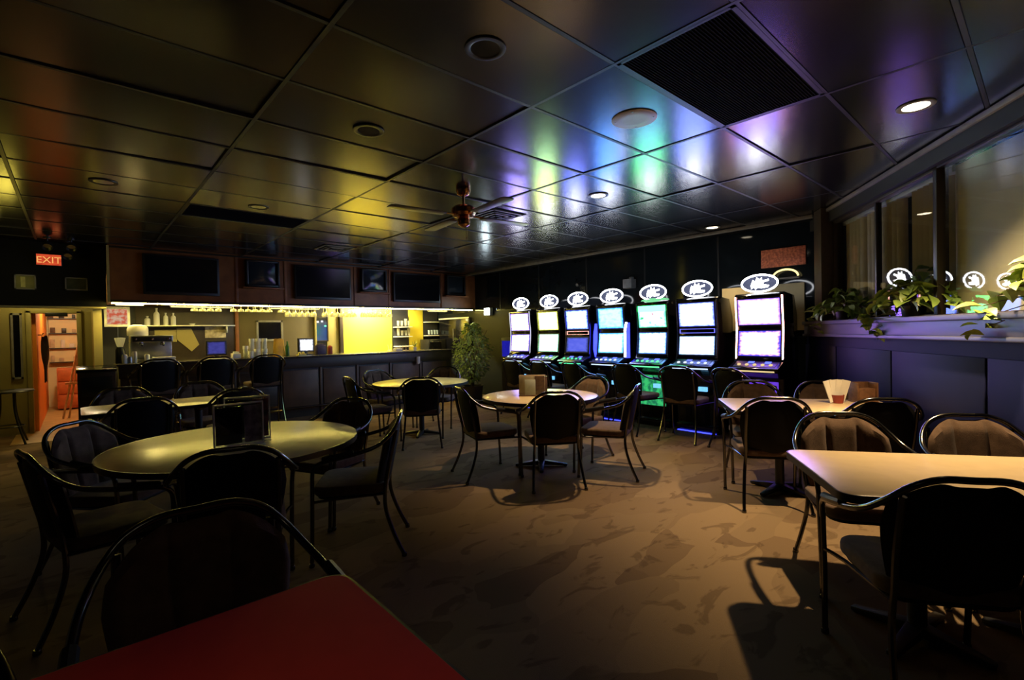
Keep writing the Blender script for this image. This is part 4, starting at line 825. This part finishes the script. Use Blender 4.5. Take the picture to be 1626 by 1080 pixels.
MB().box(-.06,.06,-.03,0,0,.03).box(-.06,.06,-.03,0,.97,1.0).box(-.06,-.035,-.03,0,0,1).box(.035,.06,-.03,0,0,1).build('frame', M_('frameg'), ml); MB().box(-.035,.035,-.015,-.004,.03,.97).build('glass', M_('bgloss'), ml, flat=True)
sd = thing('side_table', 'dark round side table with curved legs at the left edge', 'table', (-.72, 9.62, 0)); MB().lathe([(.0,.72),(.27,.72),(.28,.73),(.27,.745),(0,.745)],28).build('tabletop', M_('black'), sd)
for k in range(4):
    a = PI/4+k*PI/2; c_, s_ = math.cos(a), math.sin(a); MB().tube([(.10*c_,.10*s_,.72),(.11*c_,.11*s_,.45),(.17*c_,.17*s_,.22),(.25*c_,.25*s_,.0)],.013,8,smooth=4).build('leg', M_('black'), sd)
MB().tube([(.165*math.cos(2*PI*k/24),.165*math.sin(2*PI*k/24),.25) for k in range(25)],.008,6).build('foot_ring', M_('black'), sd)
hs = thing('host_stand', 'dark cabinet with slanted top at the left end of the bar', 'cabinet', (.205, 8.80, 0)); MB().box(-.20,.20,-.20,.20,0,.98).build('body', M_('darkwood'), hs, bevel=.008); MB().prism([(-.20,.98),(.20,.98),(.20,1.06),(-.20,1.02)], -.21, .21, Matrix(((0,0,1,0),(1,0,0,0),(0,1,0,0),(0,0,0,1)))).build('top', M_('bgloss'), hs, bevel=.004); MB().box(-.16,.16,-.212,-.20,.66,.92).build('screen_panel', M_('blueglass'), hs, bevel=.004)

# ================================================================ TABLE-TOP THINGS
def holder(x, y, rz, w, h, label, m):
    t = thing('table_sign', label, 'sign', (x, y, .741), rz, 'sign holders on the yellow-lit round table')
    MB().box(-w/2,w/2,-.045,.045,0,.012).build('base', M_('gobl'), t, bevel=.003)
    MB().box(-w/2,w/2,-.008,.008,.012,h).build('clear_sleeve', M_('glass'), t, flat=True)
    fr_ = MB().box(-w/2,w/2,-.010,.010,.012,.022).box(-w/2,w/2,-.010,.010,h-.008,h).box(-w/2,-w/2+.008,-.010,.010,.012,h).box(w/2-.008,w/2,-.010,.010,.012,h).build('edge', mat('frosted_edge', (.75,.70,.70), .4), t)
    MB().box(-w/2+.012,-w/2+.012+(w-.024)*.56,-.006,-.001,.03,h-.02).build('dark_card', M_('bgloss'), t, flat=True); MB().box(w/2-.012-(w-.024)*.38,w/2-.012,-.006,-.001,.03,h-.02).build('printed_card', m, t, flat=True)
cv = YAW-PI/2
holder(.72, 3.28, cv+.72, .27, .27, 'clear sign holder with dark card in front, on the yellow-lit round table', mat('purple_print', (.30,.22,.28), .4, col2=(.08,.05,.08), scale=22)); holder(.80, 3.42, cv+.5, .26, .29, 'second clear sign holder just behind the front one', mat('red_print', (.4,.10,.10), .4, col2=(.04,.02,.02), scale=18))
mb_ = thing('menu_holder', 'beige and brown menu holder with upright cards on the middle table', 'menu holder', (3.53, 3.62, .741), cv-.05)
for k, (y, x, w, h, m) in enumerate(((.05,0,.28,.21,'brownc'), (.03,-.01,.27,.215,'kraft'), (.005,-.035,.15,.20,'kraft'), (.0,.07,.10,.205,'brownc'), (-.02,-.03,.11,.17,'paper'))): MB().box(x-w/2,x+w/2,y-.006,y+.006,.008,h).build('card', M_(m), mb_, bevel=.002)
MB().box(-.15,.15,-.045,.07,0,.01).box(-.15,.15,.058,.068,.01,.20).build('stand', M_('brownc'), mb_, bevel=.002); MB().box(-.15,.15,-.045,-.041,.01,.205).build('clear_front', M_('glass'), mb_, flat=True)
nc = thing('menu_cup', 'dark red cup with folded white menus on the rear window table', 'menu cup', (*AB(4.72,1.73), .741), cv); MB().lathe([(.045,0),(.055,.07),(.05,.07),(.04,.008),(0,.008)],16).build('cup', mat('dark_red_plastic', (.25,.03,.02), .4), nc)
for k in range(4): MB().box(-.035,.035,-.004,.004,.01,.20, Rot(rx=-.12+.08*k, ry=-.25+.16*k, t=(-.03+.02*k,-.012+.008*k,0))).build('menu', M_('paper'), nc, flat=True)
nb = thing('napkin_box', 'brown wooden napkin box beside the menu cup', 'box', (*AB(4.80,1.96), .741), cv); MB().box(-.09,.09,-.06,.06,0,.012).box(-.09,-.078,-.06,.06,.012,.17).box(.078,.09,-.06,.06,.012,.17).box(-.078,.078,.048,.06,.012,.17).build('box', M_('brownc'), nb, bevel=.003); MB().box(-.07,.07,-.05,.04,.012,.12).build('napkins', M_('brownc'), nb, bevel=.004)

# ================================================================ PLANTS
def leaf_mesh(nm, m, L=.11, w=.045):
    return MB().add([(0,0,0),(w*.9,L*.28,.012),(w,L*.5,.010),(w*.55,L*.8,-.006),(0,L,-.03),(-w*.55,L*.8,-.006),(-w,L*.5,.010),(-w*.9,L*.28,.012),(0,L*.3,-.004),(0,L*.6,-.010)], [(0,1,8),(1,2,9,8),(2,3,9),(3,4,9),(4,5,9),(5,6,9),(6,7,8,9),(7,0,8)]).mesh(nm, m)
LM = [leaf_mesh('leaf', M_('leaf')), leaf_mesh('leaf', M_('leaf2'))]
def ledge_plant(a, b, label, n, spread, height, trail, vari, seed):
    random.seed(seed); x, y = AB(a, b)
    t = thing('ledge_plant', label, 'plant', (x, y, 1.456), ANG, 'leafy plants on the window ledge')
    MB().lathe([(.06,0),(.075,.02),(.085,.09),(.09,.10),(.078,.10),(.07,.06),(0,.06)],18).build('pot', M_('pot'), t)
    st = MB()
    for k in range(n):
        an = random.uniform(0, 2*PI); r = spread*random.random()**.6; h = .09+height*(1-(r/spread)**1.5)*random.uniform(.5,1.05)
        p = Vector((r*math.cos(an)*1.25, abs(r*math.sin(an))*.75 if random.random() < .55 else -min(.09, r*abs(math.sin(an))), h))
        if k < trail: p = Vector((spread*.75+random.uniform(0,.12), .165+random.uniform(0,.04), .05-.20*k/trail))
        if k % 3 == 0: st.tube([(0,0,.06),(p.x*.4,p.y*.4,p.z*.7+.06),tuple(p)],.003,5,smooth=2)
        o = inst('leaf', LM[1 if random.random() < vari else 0], t, p, (random.uniform(-.9,.3), random.uniform(-.5,.5), an-PI/2+random.uniform(-.5,.5))); s = random.uniform(.75,1.25); o.scale = (s,s,s)
    st.build('stems', M_('stem'), t)
ledge_plant(5.98, 2.27, 'dark leafy plant on the ledge at the far end by the column', 100, .34, .30, 6, .05, 1)
ledge_plant(4.66, 2.27, 'bright variegated trailing plant in the middle of the window ledge', 120, .33, .31, 12, .45, 2)
ledge_plant(3.30, 2.27, 'pale leafy plant on the ledge at the right edge of the view', 80, .26, .24, 9, .6, 3)
fc_ = thing('ficus_tree', 'tall bushy green plant at the right end of the bar', 'plant', (6.14, 8.10, 0))
MB().lathe([(.15,0),(.19,.03),(.22,.30),(.235,.32),(.20,.32),(.18,.27),(0,.27)],24).build('pot', M_('pot'), fc_)
tk = MB(); random.seed(11); tips = []
for k in range(9):
    a = k*2.3; r = random.uniform(.10,.34); z = random.uniform(.7,1.5); tip = (r*math.cos(a), r*math.sin(a), z); tips.append(tip); tk.tube([(.02*math.cos(a),.02*math.sin(a),.26),(.05*math.cos(a),.05*math.sin(a),.6*z),tip],[.014,.005],6,smooth=3)
tk.build('trunk', M_('stem'), fc_)
fo = MB()
for k in range(1300):
    z = random.uniform(.42,1.62); R_ = .40*math.sin(PI*min(1,max(.06,(1.70-z)/1.34)))**.7
    if z > 1.35: R_ *= .75
    a = random.uniform(0,2*PI); r = R_*random.random()**.4; L_ = random.uniform(.06,.10)
    M4 = Rot(random.uniform(-1.2,.4), random.uniform(-.6,.6), a-PI/2, (r*math.cos(a), r*math.sin(a), z))
    fo.add([(0,0,0),(L_*.24,L_*.45,.004),(0,L_,-.012),(-L_*.24,L_*.45,.004)], [(0,1,2),(0,2,3)], M4)
f_ = fo.build('foliage', M_('leaf'), fc_, flat=True); f_['kind'] = 'stuff'
